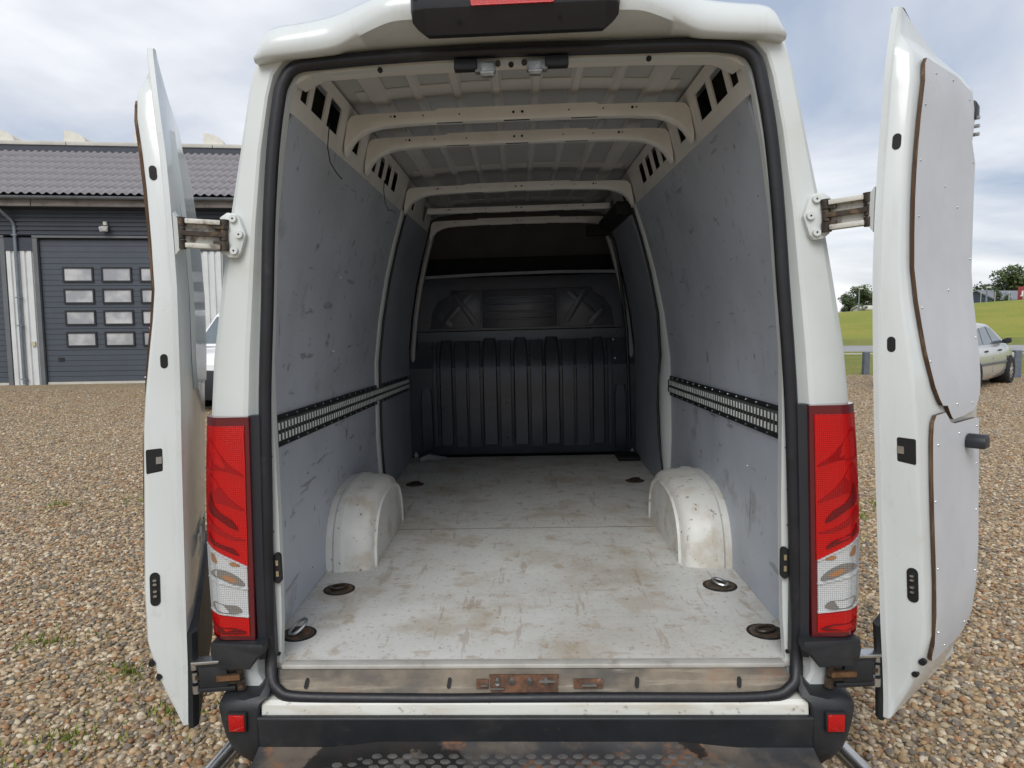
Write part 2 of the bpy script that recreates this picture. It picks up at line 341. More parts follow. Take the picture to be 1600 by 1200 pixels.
# ================================================================== CARGO VAN (own frame: X right, Y into the load bay, Z up from the ground; floor at .67)
van = empty('cargo_van', (0, 0, 0), label='white high roof cargo van with both rear doors open and an empty load bay', category='van')
vr, vu_, vf = axes(5.3886, -2.6626, -1.5337)
A = Matrix((cr, cu, cf)).transposed(); B = Matrix((vr, vu_, vf)).transposed()
RV = A @ B.transposed(); CV = Vector((-.0052, 0, 1.7565))
PIV = Vector((0, 4.6, 0))                                      # the empty stands under the middle of the van
van.matrix_world = Matrix.Translation(CAM_LOC-RV @ CV+RV @ PIV) @ RV.to_4x4()
_vl = bpy.data.objects.new('x', None)
def V(b, name, m, parent=None, **k):
    """build in van coordinates; the van itself is the parent unless a part is given"""
    b.v = [(p[0], p[1]-PIV.y, p[2]) for p in b.v]
    return b.build(name, m, parent or van, **k)
def mir(pts, s): return [(s*p[0], p[1], p[2]) for p in pts]

OUT = [(.45, .955), (.60, .975), (.80, .99), (1.15, 1.0), (1.47, .985), (1.65, .965), (1.83, .932), (2.04, .891), (2.26, .841), (2.45, .80), (2.53, .775), (2.585, .735), (2.62, .66), (2.645, .45), (2.655, 0)]
def out_half(scale=1., top=2.655):
    k = (top-.45)/(2.655-.45); return [(x*scale, .45+(z-.45)*k) for z, x in OUT]
# outer shell: load bay and cab
rings = []
for y, scl, top in ((2.188, .999, 2.654), (2.3, 1.002, 2.66), (3.4, 1.004, 2.675), (5.2, 1.004, 2.67), (6.0, 1.0, 2.62), (6.35, .985, 2.52), (6.9, .965, 2.0), (7.25, .945, 1.5), (7.75, .90, 1.25), (8.05, .80, 1.02)):
    h = out_half(scl, top); rings.append([(x, y, z) for x, z in h]+[(-x, y, z) for x, z in reversed(h[:-1])])
b = MB().loft(rings, closed=False); b.f.append(tuple(range((len(rings)-1)*len(rings[0]), len(rings)*len(rings[0]))))
V(b, 'body_shell', 'paint')
b = MB().box(-.86, .86, 2.16, 7.7, .40, .60); V(b, 'underbody_light_block', 'black')  # plain dark box added beneath the floor to block light
b = MB()
for s in (-1, 1):
    b = MB().add(mir([(.955, 5.75, 1.5), (.95, 6.6, 1.5), (.895, 6.45, 2.05), (.90, 5.8, 2.05)], s)+mir([(1.02, 5.75, 1.5), (.985, 6.75, 1.5), (.905, 6.5, 2.05), (.93, 5.8, 2.05)], s), [(0, 1, 2, 3), (4, 5, 6, 7), (0, 1, 5, 4), (1, 2, 6, 5), (2, 3, 7, 6), (3, 0, 4, 7)])
    V(b, 'cab_window', 'glass')
b = MB().hexa([(-.80, 6.42, 2.36), (.80, 6.42, 2.36), (.86, 7.19, 1.57), (-.86, 7.19, 1.57), (-.80, 6.46, 2.46), (.80, 6.46, 2.46), (.87, 7.24, 1.58), (-.87, 7.24, 1.58)]); V(b, 'windscreen', 'glass')
def wheel(parent, x, y, r, w, side, shift, zc=None):
    zc = r if zc is None else zc
    prof = [(r*.62, -w*.5), (r*.93, -w*.5), (r, -w*.36), (r, w*.36), (r*.93, w*.5), (r*.62, w*.5), (r*.6, 0)]
    rg = [[(x+side*p[1], y-shift+p[0]*math.cos(a), zc+p[0]*math.sin(a)) for p in prof] for a in [2*math.pi*i/28 for i in range(28)]]
    t = MB().loft(rg, loop=True).build('wheel', 'tyre', parent)
    b = MB(); hub = [(x+side*w*o, y-shift, zc) for o in (-.45, .44, .49)]
    b.cyl(hub[0], hub[1], r*.63, r*.60, 28); b.cyl(hub[1], hub[2], r*.22, r*.16, 16)
    b.build('rim', 'rim', t)
    d = MB()
    for i in range(8):
        a = 2*math.pi*i/8
        c = Vector((x+side*w*.445, y-shift+r*.44*math.cos(a), zc+r*.44*math.sin(a)))
        d.cyl(c-Vector((side*.012, 0, 0)), c+Vector((side*.003, 0, 0)), r*.075, n=10)
    d.build('rim_hole', 'black', t, kind='stuff')
for y in (3.38, 6.95):
    for s in (-1, 1): wheel(van, s*.86, y, .345, .21, s, PIV.y)

# rear frame: rings from the outer edge to the inner jamb, right half from bottom centre to top centre
ST = [((0, .50), (0, .566), (0, .655)), ((.40, .50), (.40, .566), (.40, .655)), ((.72, .50), (.72, .570), (.73, .655)), ((.93, .50), (.80, .594), (.785, .657)),
      ((.972, .62), (.832, .655), (.796, .675)), ((.988, .80), (.836, .80), (.787, .80)), ((.998, 1.0), (.830, 1.0), (.781, 1.0)), ((.999, 1.15), (.824, 1.15), (.778, 1.15)), ((.985, 1.47), (.808, 1.47), (.777, 1.45)),
      ((.965, 1.65), (.796, 1.64), (.774, 1.63)), ((.932, 1.83), (.780, 1.83), (.758, 1.82)), ((.891, 2.04), (.763, 2.05), (.741, 2.04)), ((.841, 2.26), (.739, 2.27), (.712, 2.25)), ((.80, 2.45), (.712, 2.41), (.684, 2.40)),
      ((.775, 2.53), (.695, 2.465), (.668, 2.45)), ((.735, 2.585), (.66, 2.505), (.638, 2.482)), ((.66, 2.62), (.59, 2.520), (.56, 2.493)), ((.45, 2.645), (.40, 2.530), (.40, 2.498)), ((0, 2.65), (0, 2.536), (0, 2.502))]
def ring(fn):
    h = [fn(o, g, j) for o, g, j in ST]; return h+mir(list(reversed(h))[1:-1], -1)
def lerp2(a, b, t): return (a[0]+(b[0]-a[0])*t, a[1]+(b[1]-a[1])*t)
rg = [ring(lambda o, g, j: (o[0], 2.19, o[1])), ring(lambda o, g, j: (*(lambda p: (p[0], 2.155, p[1]))(lerp2(o, g, .08)),)),
      ring(lambda o, g, j: (lambda p: (p[0], 2.142, p[1]))(lerp2(o, g, .2))), ring(lambda o, g, j: (lambda p: (p[0], 2.128, p[1]))(lerp2(o, g, .70))),
      ring(lambda o, g, j: (lambda p: (p[0], 2.132, p[1]))(lerp2(o, g, .78))), ring(lambda o, g, j: (lambda p: (p[0], 2.162, p[1]))(lerp2(o, g, .90))),
      ring(lambda o, g, j: (g[0], 2.155, g[1])), ring(lambda o, g, j: (j[0], 2.158, j[1])), ring(lambda o, g, j: (j[0]+.004 if j[0] > 0 else 0, 2.20, j[1])), ring(lambda o, g, j: (j[0]+.03 if j[0] > 0 else 0, 2.24, j[1]+(.03 if j[1] > 2.3 else 0)))]
b = MB().loft(rg, cap=False); V(b, 'rear_frame', 'jamb', smooth=24)
# smooth closed path for the seal
def seal_path():
    h = []
    for (o, g, j) in ST:
        t = .45; x, z = g[0]-(.0175 if .64 < g[1] < 1.2 else .0135 if g[1] < 2.4 else .45*(g[0]-j[0])), g[1]+(j[1]-g[1])*t
        if z < .64: z = g[1]+.02
        h.append((x, z))
    full = h+[(-x, z) for x, z in reversed(h)][1:-1]
    N = len(full); res = []
    for i in range(N):                      # Catmull-Rom
        p0, p1, p2, p3 = (full[(i+k) % N] for k in (-1, 0, 1, 2))
        for t in (0, .25, .5, .75):
            f = lambda a, b_, c, d: .5*((2*b_)+(-a+c)*t+(2*a-5*b_+4*c-d)*t*t+(-a+3*b_-3*c+d)*t**3)
            res.append((f(p0[0], p1[0], p2[0], p3[0]), 2.132-(.045*sm(.72, .58, f(p0[1], p1[1], p2[1], p3[1])) if True else 0), f(p0[1], p1[1], p2[1], p3[1])))
    return res
sp = seal_path()
def sm_dn(z): return 1-sm(.58, .72, z)
sp = [(x, 2.132-.05*sm_dn(z), z+.0015*math.sin(i*.7)) for i, (x, y, z) in enumerate(sp)]
V(MB().tube(sp, .0155, 10, closed=True, sx=1.25, up=Vector((0, 1, 0))), 'door_seal', 'seal', smooth=60)
# small flange clips on the jamb edge
# header above the opening, inside
V(MB().loft([[(x, 2.165, z0-.002), (x, 2.28, z0+.012), (x, 2.30, 2.60), (x, 2.165, 2.60)] for x, z0 in ((-.66, 2.462), (-.60, 2.492), (-.4, 2.5), (0, 2.504), (.4, 2.5), (.60, 2.492), (.66, 2.462))]), 'header_beam', 'inner')

# roof visor at the back
vis = []; VX = [-.757+1.514*k/96 for k in range(97)]
def sint(tab, a):
    return sum(interp(tab, a+d) for d in (-.03, -.02, -.01, 0, .01, .02, .03))/7 if a < .66 else interp(tab, a)
for x in VX:
    a = abs(x); zt = sint([(0, 2.664), (.30, 2.660), (.44, 2.642), (.55, 2.620), (.62, 2.613), (.68, 2.609), (.705, 2.604), (.725, 2.592), (.742, 2.570), (.757, 2.535)], a)
    yn = sint([(0, 1.99), (.36, 2.0), (.5, 2.062), (.62, 2.07), (.72, 2.078), (.757, 2.10)], a)
    zn = sint([(0, 2.592), (.34, 2.588), (.42, 2.565), (.50, 2.532), (.6, 2.524), (.72, 2.520), (.757, 2.517)], a)
    zu = zn-.008-.012*(1-sm(.36, .5, a))
    ze = sint([(0, 2.543), (.5, 2.537), (.66, 2.522), (.74, 2.513), (.757, 2.512)], a)
    zc = max(zt-.022, zn+.006)
    vis.append([(x, 2.34, min(zt+.005, 2.668)), (x, 2.14, zt), (x, yn+.030, max(zt-.004, zc+.004)), (x, yn+.010, zc), (x, yn, (zc+zn)/2), (x, yn+.002, zn), (x, yn+.012, zu), (x, 2.145, min(ze, zu+.004) if a > .5 else ze), (x, 2.20, ze+.01), (x, 2.34, min(zt+.003, 2.6))])
V(MB().loft(vis), 'roof_visor', 'paint', smooth=50)
# high brake light
bl = []
for x, y0_, zb in ((-.278, 1.975, 2.556), (-.270, 1.962, 2.546), (-.240, 1.955, 2.522), (.240, 1.955, 2.522), (.270, 1.962, 2.546), (.278, 1.975, 2.556)):
    bl.append([(x, y0_+.02, 2.69), (x, y0_, 2.60), (x, y0_+.004, max(2.574, zb+.012)), (x, 2.005, zb), (x, 2.06, zb+.012), (x, 2.06, 2.69)])
blo = V(MB().loft(bl), 'brake_light_housing', 'housing', smooth=12, bevel=.0015)
V(MB().hexa([(-.115, 1.952, 2.574), (.102, 1.952, 2.574), (.112, 1.958, 2.66), (-.125, 1.958, 2.66), (-.115, 1.962, 2.574), (.102, 1.962, 2.574), (.112, 1.99, 2.66), (-.125, 1.99, 2.66)]), 'brake_light_lens', 'red', blo)
b = MB()
for x, y, z in ((-.15, 1.985, 2.548), (.12, 1.985, 2.548)): b.cyl((x, y-.004, z-.006), (x, y+.02, z+.02), .006, n=10)
for s in (-1, 1): b.cyl((s*.262, 1.955, 2.606), (s*.262, 1.99, 2.606), .008, n=10)
V(b, 'housing_screw', 'seal', blo, kind='stuff')

# ---------------- tail lights
def curve(pts, n=3):
    N = len(pts); res = []
    for i in range(N):
        p0, p1, p2, p3 = (pts[(i+k) % N] for k in (-1, 0, 1, 2))
        for k in range(n):
            t = k/n; res.append(tuple(.5*(2*b_+(c-a)*t+(2*a-5*b_+4*c-d)*t*t+(-a+3*b_-3*c+d)*t**3) for a, b_, c, d in zip(p0, p1, p2, p3)))
    return res
FINS = [(m_, curve(p_)) for m_, p_ in (
    ('redmid', [(.12, .745), (.45, .800), (.86, .905), (.95, .83), (.93, .775), (.60, .772), (.35, .758)]),
    ('redmid', [(.12, .590), (.45, .650), (.82, .755), (.93, .70), (.93, .645), (.60, .625), (.35, .606)]),
    ('reddark', [(.25, .503), (.38, .548), (.62, .585), (.76, .625), (.83, .672), (.89, .610), (.83, .577), (.66, .556), (.42, .518)]),
    ('redmid', [(.12, .460), (.40, .478), (.70, .520), (.92, .565), (.92, .520), (.66, .488), (.40, .462)]),
    ('reddark', [(.26, .388), (.37, .420), (.61, .440), (.80, .460), (.88, .492), (.91, .460), (.80, .440), (.62, .424), (.42, .402)]),
    ('smoke', [(.16, .252), (.27, .288), (.56, .323), (.80, .322), (.90, .300), (.66, .285), (.41, .260)]),
    ('amber', [(.25, .342), (.36, .358), (.46, .356), (.40, .342)]), ('amber', [(.72, .356), (.76, .385), (.86, .398), (.84, .362)]), ('amber', [(.30, .270), (.45, .295), (.62, .300), (.48, .272)]),
    ('smoke', [(.24, .133), (.34, .160), (.60, .166), (.84, .176), (.90, .156), (.78, .134), (.45, .124)]),
    ('reddark', [(.15, .036), (.41, .058), (.76, .060), (.92, .078), (.90, .040), (.56, .028)]))]
def FT(u, a, c):
    t = min(1, max(0, (u-a)/(c-a))); return 1.55*t**1.2*(1-t)**.55
def lampS(side):
    def f(u, v, off=0):            # u 0 inner .. 1 outer, v 0 bottom .. 1 top
        xi = .853-.020*v; xo = 1.000-.022*v+.012*math.sin(math.pi*v)
        y = 2.098+.04*max(0, (u-.6)/.4)**2-off
        return (side*(xi+(xo-xi)*u), y, .772+(1.474-.772)*v)
    return f
def patch(f, vlo, vhi, u0=.10, u1=.985, off=.004, nu=7, nv=10, th=.012):
    b = MB(); g = []
    for k in (off, off-th):
        for j in range(nv+1):
            for i in range(nu+1):
                u = u0+(u1-u0)*i/nu; t = j/nv; g.append(f(u, vlo(u)*(1-t)+vhi(u)*t, k))
    n = nu+1; m = (nu+1)*(nv+1); F_ = []
    for j in range(nv):
        for i in range(nu):
            a = j*n+i; F_ += [(a, a+1, a+n+1, a+n), (m+a, m+a+n, m+a+n+1, m+a+1)]
    for i in range(nu): F_ += [(i, m+i, m+i+1, i+1), (nv*n+i, nv*n+i+1, m+nv*n+i+1, m+nv*n+i)]
    for j in range(nv): F_ += [(j*n, (j+1)*n, m+(j+1)*n, m+j*n), (j*n+nu, m+j*n+nu, m+(j+1)*n+nu, (j+1)*n+nu)]
    return b.add(g, F_)
for s in (-1, 1):
    f = lampS(s)
    lamp = V(patch(f, lambda u: 0, lambda u: 1, 0, 1, .0, 8, 10, .07), 'tail_light', 'redframe', bevel=0)
    cl = lambda u: .325+.110*u; cb = lambda u: .108+.024*u; cm_ = lambda u: .230+.052*u
    V(patch(f, lambda u: cl(u)+.004, lambda u: .962, .09), 'red_lens', 'red', lamp)
    V(patch(f, cb, cl, .11, 1.0), 'clear_lens', 'clear', lamp)
    V(patch(f, lambda u: .022, lambda u: cb(u)-.004, .10), 'red_lens', 'red', lamp)
    for mm, poly in FINS:
        v_ = [f(u, v, .0068) for u, v in poly]+[f(u, v, .001) for u, v in poly]; n_ = len(poly)
        V(MB().add(v_, [tuple(range(n_)), tuple(range(2*n_-1, n_-1, -1))]+[(k, n_+k, n_+(k+1) % n_, (k+1) % n_) for k in range(n_)]), 'lamp_fin', mm, lamp)
    for fn_ in (cl, cm_, cb):
        V(patch(f, lambda u: fn_(u)-.003, lambda u: fn_(u)+.003, .10, .99, .0085, 7, 1, .01), 'lamp_divider', 'clear', lamp)
    # black mounting strip and shroud below the lamp
    V(MB().loft([[(s*.800, 2.125, z), (s*(.850-.012*(z-.7)), 2.112, z), (s*(.850-.012*(z-.7)), 2.15, z), (s*.800, 2.15, z)] for z in (.70, 1.0, 1.2, 1.475)]), 'lamp_mount', 'housing')
    pr = [(.815, .772), (.992, .766), (.998, .735), (.990, .702), (.968, .692), (.862, .692), (.838, .728), (.815, .742)]
    b = MB().prism([(s*x, z) for x, z in pr], lambda x, z, t: (x, t+.035*max(0, (abs(x)-.95)/.05), z), 2.062, 2.15); V(b, 'lamp_shroud', 'plastic', bevel=.004)

# ---------------- sill, bumper, step
V(MB().loft([[(x, 2.12, .592), (x, 2.075, .588), (x, 2.063, .578), (x, 2.058, .54), (x, 2.058, .50), (x, 2.14, .50)] for x in (-.83, -.4, 0, .4, .83)]), 'rear_sill', mat('grimy_white_sill', (.64, .65, .60), .4, var=.06, vscale=4, layers=[((.42, .35, .25), 4, .46, .72, .55, (1, 1, 5)), ((.14, .11, .08), 26, .60, .68, .6), (RUST, 18, .66, .72, .5)]))
V(MB().loft([[(x, 2.138, .658), (x, 2.125, .660), (x, 2.105, .612), (x, 2.092, .592), (x, 2.10, .575), (x, 2.15, .575)] for x in (-.79, -.4, 0, .4, .79)]), 'threshold_plate', 'thresh')
b = MB()
V(MB().tube([(x, 2.096, .594+.0015*math.sin(x*9)) for x in np.linspace(-.78, .78, 25)], .0045, 6), 'threshold_lip', 'thresh')
V(MB().box(-.785, .785, 2.128, 2.165, .660, .674), 'floor_edge_strip', mat('worn_aluminium_edge', (.55, .54, .50), .45, .3, var=.15, vscale=8, layers=[(DIRT, 12, .55, .75, .6)]), bevel=.002)
for x in (-.70, -.25, .33, .64): V(MB().prism(capsule(x, .625, .016, .006, R(80)), lambda a, c, t: (a, 2.108+(c-.625)*.45-t, c), -.004, .004), 'drain_slot', 'black')
lp = V(MB().prism([(-.12, .60), (.085, .60), (.09, .648), (-.125, .648)], lambda a, c, t: (a, 2.108+(c-.625)*.45-t, c), .001, .007), 'latch_plate', 'rust')
b = MB()
for x in (-.10, -.055, .0, .05): b.cyl((x, 2.095, .630), (x, 2.112, .634), .009, n=10)
b.box(-.12, -.08, 2.090, 2.10, .611, .617); b.box(.03, .08, 2.092, 2.102, .632, .638)
V(b, 'latch_bolt', 'metal', lp, kind='stuff')
for x0, x1 in ((-.165, -.128), (.135, .225)): V(MB().prism([(x0, .612), (x1, .612), (x1, .636), (x0, .636)], lambda a, c, t: (a, 2.108+(c-.625)*.45-t, c), .001, .006), 'striker_pocket', 'rust', lp)
V(MB().box(-.15, -.13, 2.09, 2.10, .621, .626).box(.16, .205, 2.088, 2.10, .621, .628), 'striker_bar', 'metal', lp, kind='stuff')
V(MB().loft([[(x, 2.057, .551), (x, 2.040, .553), (x, 2.035, .547), (x, 2.045, .50), (x, 2.045, .43), (x, 2.057, .42)] for x in (-.838, -.4, 0, .4, .838)]), 'bumper_beam', 'plastic', bevel=.003)
for s in (-1, 1):
    rgs = []
    for z, xi, xo, yf in ((.655, .806, .834, 2.095), (.63, .806, .840, 2.085), (.606, .810, .862, 2.070), (.598, .815, .950, 2.060), (.588, .828, .970, 2.052), (.57, .834, .974, 2.048), (.53, .836, .967, 2.045), (.48, .838, .956, 2.045), (.44, .840, .942, 2.048), (.412, .842, .924, 2.055), (.392, .842, .902, 2.066), (.382, .846, .88, 2.085)):
        rgs.append([(s*xi, 2.14, z), (s*xi, yf+.004, z), (s*(xi+.006), yf, z), (s*((xi+xo)/2), yf-.004, z), (s*(xo-.025), yf+.004, z), (s*(xo-.006), yf+.02, z), (s*xo, yf+.06, z), (s*xo, yf+.30, z), (s*(xi+.03), yf+.30, z)])
    bc = V(MB().loft(rgs), 'bumper_corner', 'plastic', smooth=28)
    V(MB().box(*sorted((s*.869, s*.928)), 2.030, 2.05, .508, .570), 'reflector_frame', 'black', bc, bevel=.004)
    V(MB().box(*sorted((s*.874, s*.923)), 2.026, 2.045, .513, .565), 'rear_reflector', 'red', bc, bevel=.003)
    V(MB().tube([(s*.90, 2.5, .40), (s*.955, 2.36, .372), (s*1.012, 2.235, .322), (s*1.055, 2.10, .295), (s*1.07, 1.95, .27), (s*1.03, 1.80, .255), (s*.92, 1.72, .25), (s*.5, 1.70, .25), (0, 1.70, .25)], .029, 12), 'underrun_tube', 'tube', smooth=60)
step = V(MB().loft([[(x, 2.044, zt+.006), (x, 2.03, zt), (x, 2.0, zt-.008), (x, 1.70, .440), (x, 1.69, .41), (x, 2.044, .41)] for x, zt in ((-.84, .448), (-.62, .448), (-.54, .456), (-.46, .466), (.46, .466), (.54, .456), (.62, .448), (.84, .448))]), 'step_plate',
  mat('worn_black_step_tread', (.05, .05, .053), .5, .2, var=.25, vscale=6, layers=[((.20, .16, .12), 4, .42, .62, .65), ((.28, .13, .06), 7, .56, .66, .6), ((.012, .011, .011), 3.2, .57, .60, .9)], bump=.1, bscale=60), smooth=40)
b = MB()
for j in range(8):
    for i in range(-13, 14):
        x = i*.046+(.023 if j % 2 else 0); y = 1.990-j*.024
        if abs(x) > .60 or (abs(x) > .53 and j == 0): continue
        h = [(x+.017*math.cos(R(60*k)), y+.0085*math.sin(R(60*k))) for k in range(6)]
        zz = interp([(1.70, .440), (2.0, .446 if abs(x) > .5 else .458)], y)
        b.add([(p[0], p[1], zz-.002) for p in h]+[(x+(p[0]-x)*.8, y+(p[1]-y)*.8, zz+.006) for p in h], [(6, 7, 8, 9, 10, 11)]+[(k, (k+1) % 6, 6+(k+1) % 6, 6+k) for k in range(6)])
V(b, 'grip_stud', mat('worn_stud_steel', (.13, .125, .12), .5, .3, var=.3, vscale=20), step, kind='stuff')

# ---------------- load bay: floor, side boards
def cutfloor():
    b = MB().box(-.885, .885, 2.15, 5.47, .655, .67); return b
V(cutfloor(), 'floor_board', 'floor')
for y in (3.575,):
    V(MB().box(-.66, .66, y-.0015, y+.0015, .6695, .6712), 'floor_seam', mat('dirt_filled_seam', (.13, .11, .09), .9))
PROF = [(.672, .872), (1.0, .874), (1.5, .870), (1.75, .842), (2.0, .797), (2.2, .748), (2.40, .690)]
def board(name, s, y0, y1, m, dx=0, zs=None, e0=None, e1=None):
    zs = zs or [.672, 1.0, 1.25, 1.5, 1.62, 1.75, 1.88, 2.0, 2.1, 2.2, 2.3, 2.40]
    rg = []
    for z in zs:
        x = interp(PROF, z)+dx; a = y0+(interp(e0, z) if e0 else 0); c = y1+(interp(e1, z) if e1 else 0)
        rg.append([(s*x, a, z), (s*x, (a+c)/2, z), (s*x, c, z), (s*(x+.012), c, z), (s*(x+.012), a, z)])
    return V(MB().loft(rg), name, m, smooth=40)
for s in (-1, 1):
    lb = board('lining_board', s, 2.245, 4.16 if s < 0 else 4.20, 'wall', e1=[(.67, .06), (1.0, -.01), (1.4, 0), (2.4, .10)])
    lb['label'] = 'scratched grey blue lining board of the near load bay wall'
    board('lining_board', s, 4.24 if s < 0 else 4.40, 5.42, 'walldark', -.008 if s < 0 else -.01, e0=[(.67, .06), (1.0, -.01), (1.4, 0), (2.4, .10)])
    # painted body post between the boards
    rg = []
    for z in [.68, .9, 1.05, 1.2, 1.35, 1.5, 1.75, 2.0, 2.2, 2.40]:
        x = interp(PROF, z)-.004; o = interp([(.67, .06), (1.0, -.01), (1.4, 0), (2.4, .10)], z)
        if s < 0: a, c = 4.155+o, 4.245+o
        else:
            wv = interp([(.68, .04), (.95, .13), (1.3, .15), (1.5, .11), (1.75, .07), (2.4, .05)], z); a, c = 4.195+o, 4.205+o+wv
        bg_ = 0 if s < 0 else interp([(.68, .0), (.95, .03), (1.3, .035), (1.5, .02), (1.75, .008), (2.4, 0)], z)
        rg.append([(s*(x+.004), a, z), (s*(x-.006-bg_*.6), a+.012, z), (s*(x-.010-bg_), (a+c)/2, z), (s*(x-.004-bg_), c-.01, z), (s*(x+.02), c, z), (s*(x+.03), a, z)])
    V(MB().loft(rg), 'body_post', 'jamb', smooth=60)
    # black rubber edge along the post
    pts = []
    for z in [.70, 1.0, 1.2, 1.5, 1.75, 2.0, 2.2, 2.38]:
        o = interp([(.67, .06), (1.0, -.01), (1.4, 0), (2.4, .10)], z); wv = 0 if s < 0 else interp([(.68, .04), (.95, .13), (1.3, .15), (1.5, .11), (1.75, .07), (2.4, .05)], z)
        pts.append((s*(interp(PROF, z)-.012-(0 if s < 0 else interp([(.68, .0), (.95, .03), (1.3, .035), (1.5, .02), (1.75, .008), (2.4, 0)], z))), (4.245 if s < 0 else 4.215)+o+wv, z))
    V(MB().tube(pts, .009, 8), 'post_seal', 'seal')
    # screws in the lining board
    b = MB()
    for z in (.76, 1.15, 1.62, 1.95, 2.12, 2.33):
        for y in np.arange(2.36, 4.1, .21):
            if random.random() < .45:
                x = interp(PROF, z); b.cyl((s*(x+.003), y, z), (s*(x-.003), y+random.uniform(-.002, .002), z), .0045, .003, 7)
    V(b, 'lining_screw', 'metal', lb, kind='stuff')
    # lashing track
    y1 = 5.36 if s < 0 else 4.185; y0 = 2.245; zc = 1.368 if s < 0 else 1.366
    slope = (-.104/2.95 if s < 0 else -.045/1.77); base = zc+.008
    T = lambda off, z, y: (s*(.869-off), y, base+z+slope*(y-2.42))
    tr = V(MB().loft([[T(-.004, -.056, y), T(.004, -.056, y), T(.005, -.038, y), T(.017, -.034, y), T(.017, .034, y), T(.005, .038, y), T(.004, .056, y), T(-.004, .056, y)] for y in (y0, y1)]), 'lashing_track', 'track', smooth=20)
    b = MB()
    for za, zb in ((-.057, -.039), (.039, .057)): b.loft([[T(.001, za, y), T(.0065, za, y), T(.0065, zb, y), T(.001, zb, y)] for y in (y0+.002, y1-.002)])
    V(b, 'track_flange', 'trackdark', tr)
    b = MB(); d = MB(); e2 = MB()
    y = y0+.02
    while y < y1-.03:
        for za, zb in ((-.031, -.007), (.007, .031)):
            b.loft([[T(.012, za, yy), T(.0185, za, yy), T(.0185, zb, yy), T(.012, zb, yy)] for yy in (y, y+.013)])
        d.loft([[T(.012, -.007, yy), T(.0188, -.007, yy), T(.0188, .007, yy), T(.012, .007, yy)] for yy in (y+.004, y+.016)])
        y += .0365
    V(b, 'track_slot', 'slot', tr, kind='stuff'); V(d, 'track_slot_waist', 'black', tr, kind='stuff')
    for y in np.arange(y0+.05, y1-.03, .12):
        for z in (-.048, .048): p = T(.004, z, y); q = T(.010, z, y); e2.cyl(p, q, .0045, .0035, 8)
    V(e2, 'track_rivet', 'metal', tr, kind='stuff')
    # wheel arch
    rg = []
    for x, k, dz in ((.90, 1, 0), (.845, 1, 0), (.835, 1.025, 0), (.805, 1.03, 0), (.79, 1.0, 0), (.735, .995, 0), (.705, .975, 0), (.688, .945, 0), (.678, .90, 0), (.671, .855, 0), (.660, .845, 0), (.660, .82, 0), (.668, .80, 0), (.664, .5, 0), (.662, .02, 0)):
        r_ = []
        for i in range(25):
            t = math.pi*i/24; c_, s_ = math.cos(t), math.sin(t)
            yy = 3.40-.43*k*math.copysign(abs(c_)**.72, c_); zz = .665+.315*k*abs(s_)**.78
            r_.append((s*x, yy, zz))
        rg.append(r_)
    V(MB().loft(rg, closed=False), 'wheel_arch', 'arch', smooth=38)
    # catch plate and edge clips on the jamb
    V(MB().prism(capsule(s*.786, .985, .075, .011, R(90)), lambda a, c, t: (a, t, c), 2.142, 2.158), 'door_contact', 'black')
    V(MB().box(s*.786-.004, s*.786+.004, 2.139, 2.143, .995, 1.012).box(s*.786-.004, s*.786+.004, 2.139, 2.143, .96, .977), 'contact_pad', mat('brass_contact', (.45, .38, .25), .4, .7) if s < 0 else MATS['brass_contact'])
    b = MB()
    for z in (.70, 1.10, 1.21, 1.34, 1.9): b.cyl((s*(interp([(.66, .80), (1.15, .80), (1.63, .779), (2.04, .746)], z)), 2.150, z), (s*(interp([(.66, .80), (1.15, .80), (1.63, .779), (2.04, .746)], z)), 2.160, z), .0055, n=8)
    V(b, 'jamb_hole', 'black', kind='stuff')

# lashing eyes in the floor
RINGS = [(-.803, 2.36, .062), (.803, 2.355, .062), (-.763, 2.767, .064), (.765, 2.771, .066), (-.721, 4.575, .06), (.72, 4.584, .06)]
for i, (x, y, r) in enumerate(RINGS):
    cup = V(MB().cyl((x, y, .6695), (x, y, .6718), r, n=28), 'lashing_cup', 'black')
    V(MB().cyl((x, y, .6715), (x, y, .6728), r*.86, n=28), 'cup_dirt', mat('rusty_cup_floor', (.07, .055, .04), .8, var=.5, vscale=30, layers=[(RUST, 25, .5, .65, .6)]) if i == 0 else MATS['rusty_cup_floor'], cup)
    up = {0: .035, 3: .010}.get(i, .004); a0 = {0: .9, 3: 2.3}.get(i, .3)
    pts = [(x+.032*math.cos(t)*math.cos(a0)-.021*math.sin(t)*math.sin(a0), y+.032*math.cos(t)*math.sin(a0)+.021*math.sin(t)*math.cos(a0), .680+up*(1+math.cos(t))*.5) for t in [2*math.pi*k/16 for k in range(16)]]
    V(MB().tube(pts, .006, 7, closed=True), 'lashing_ring', 'metal' if i in (0, 3) else 'grease', cup)

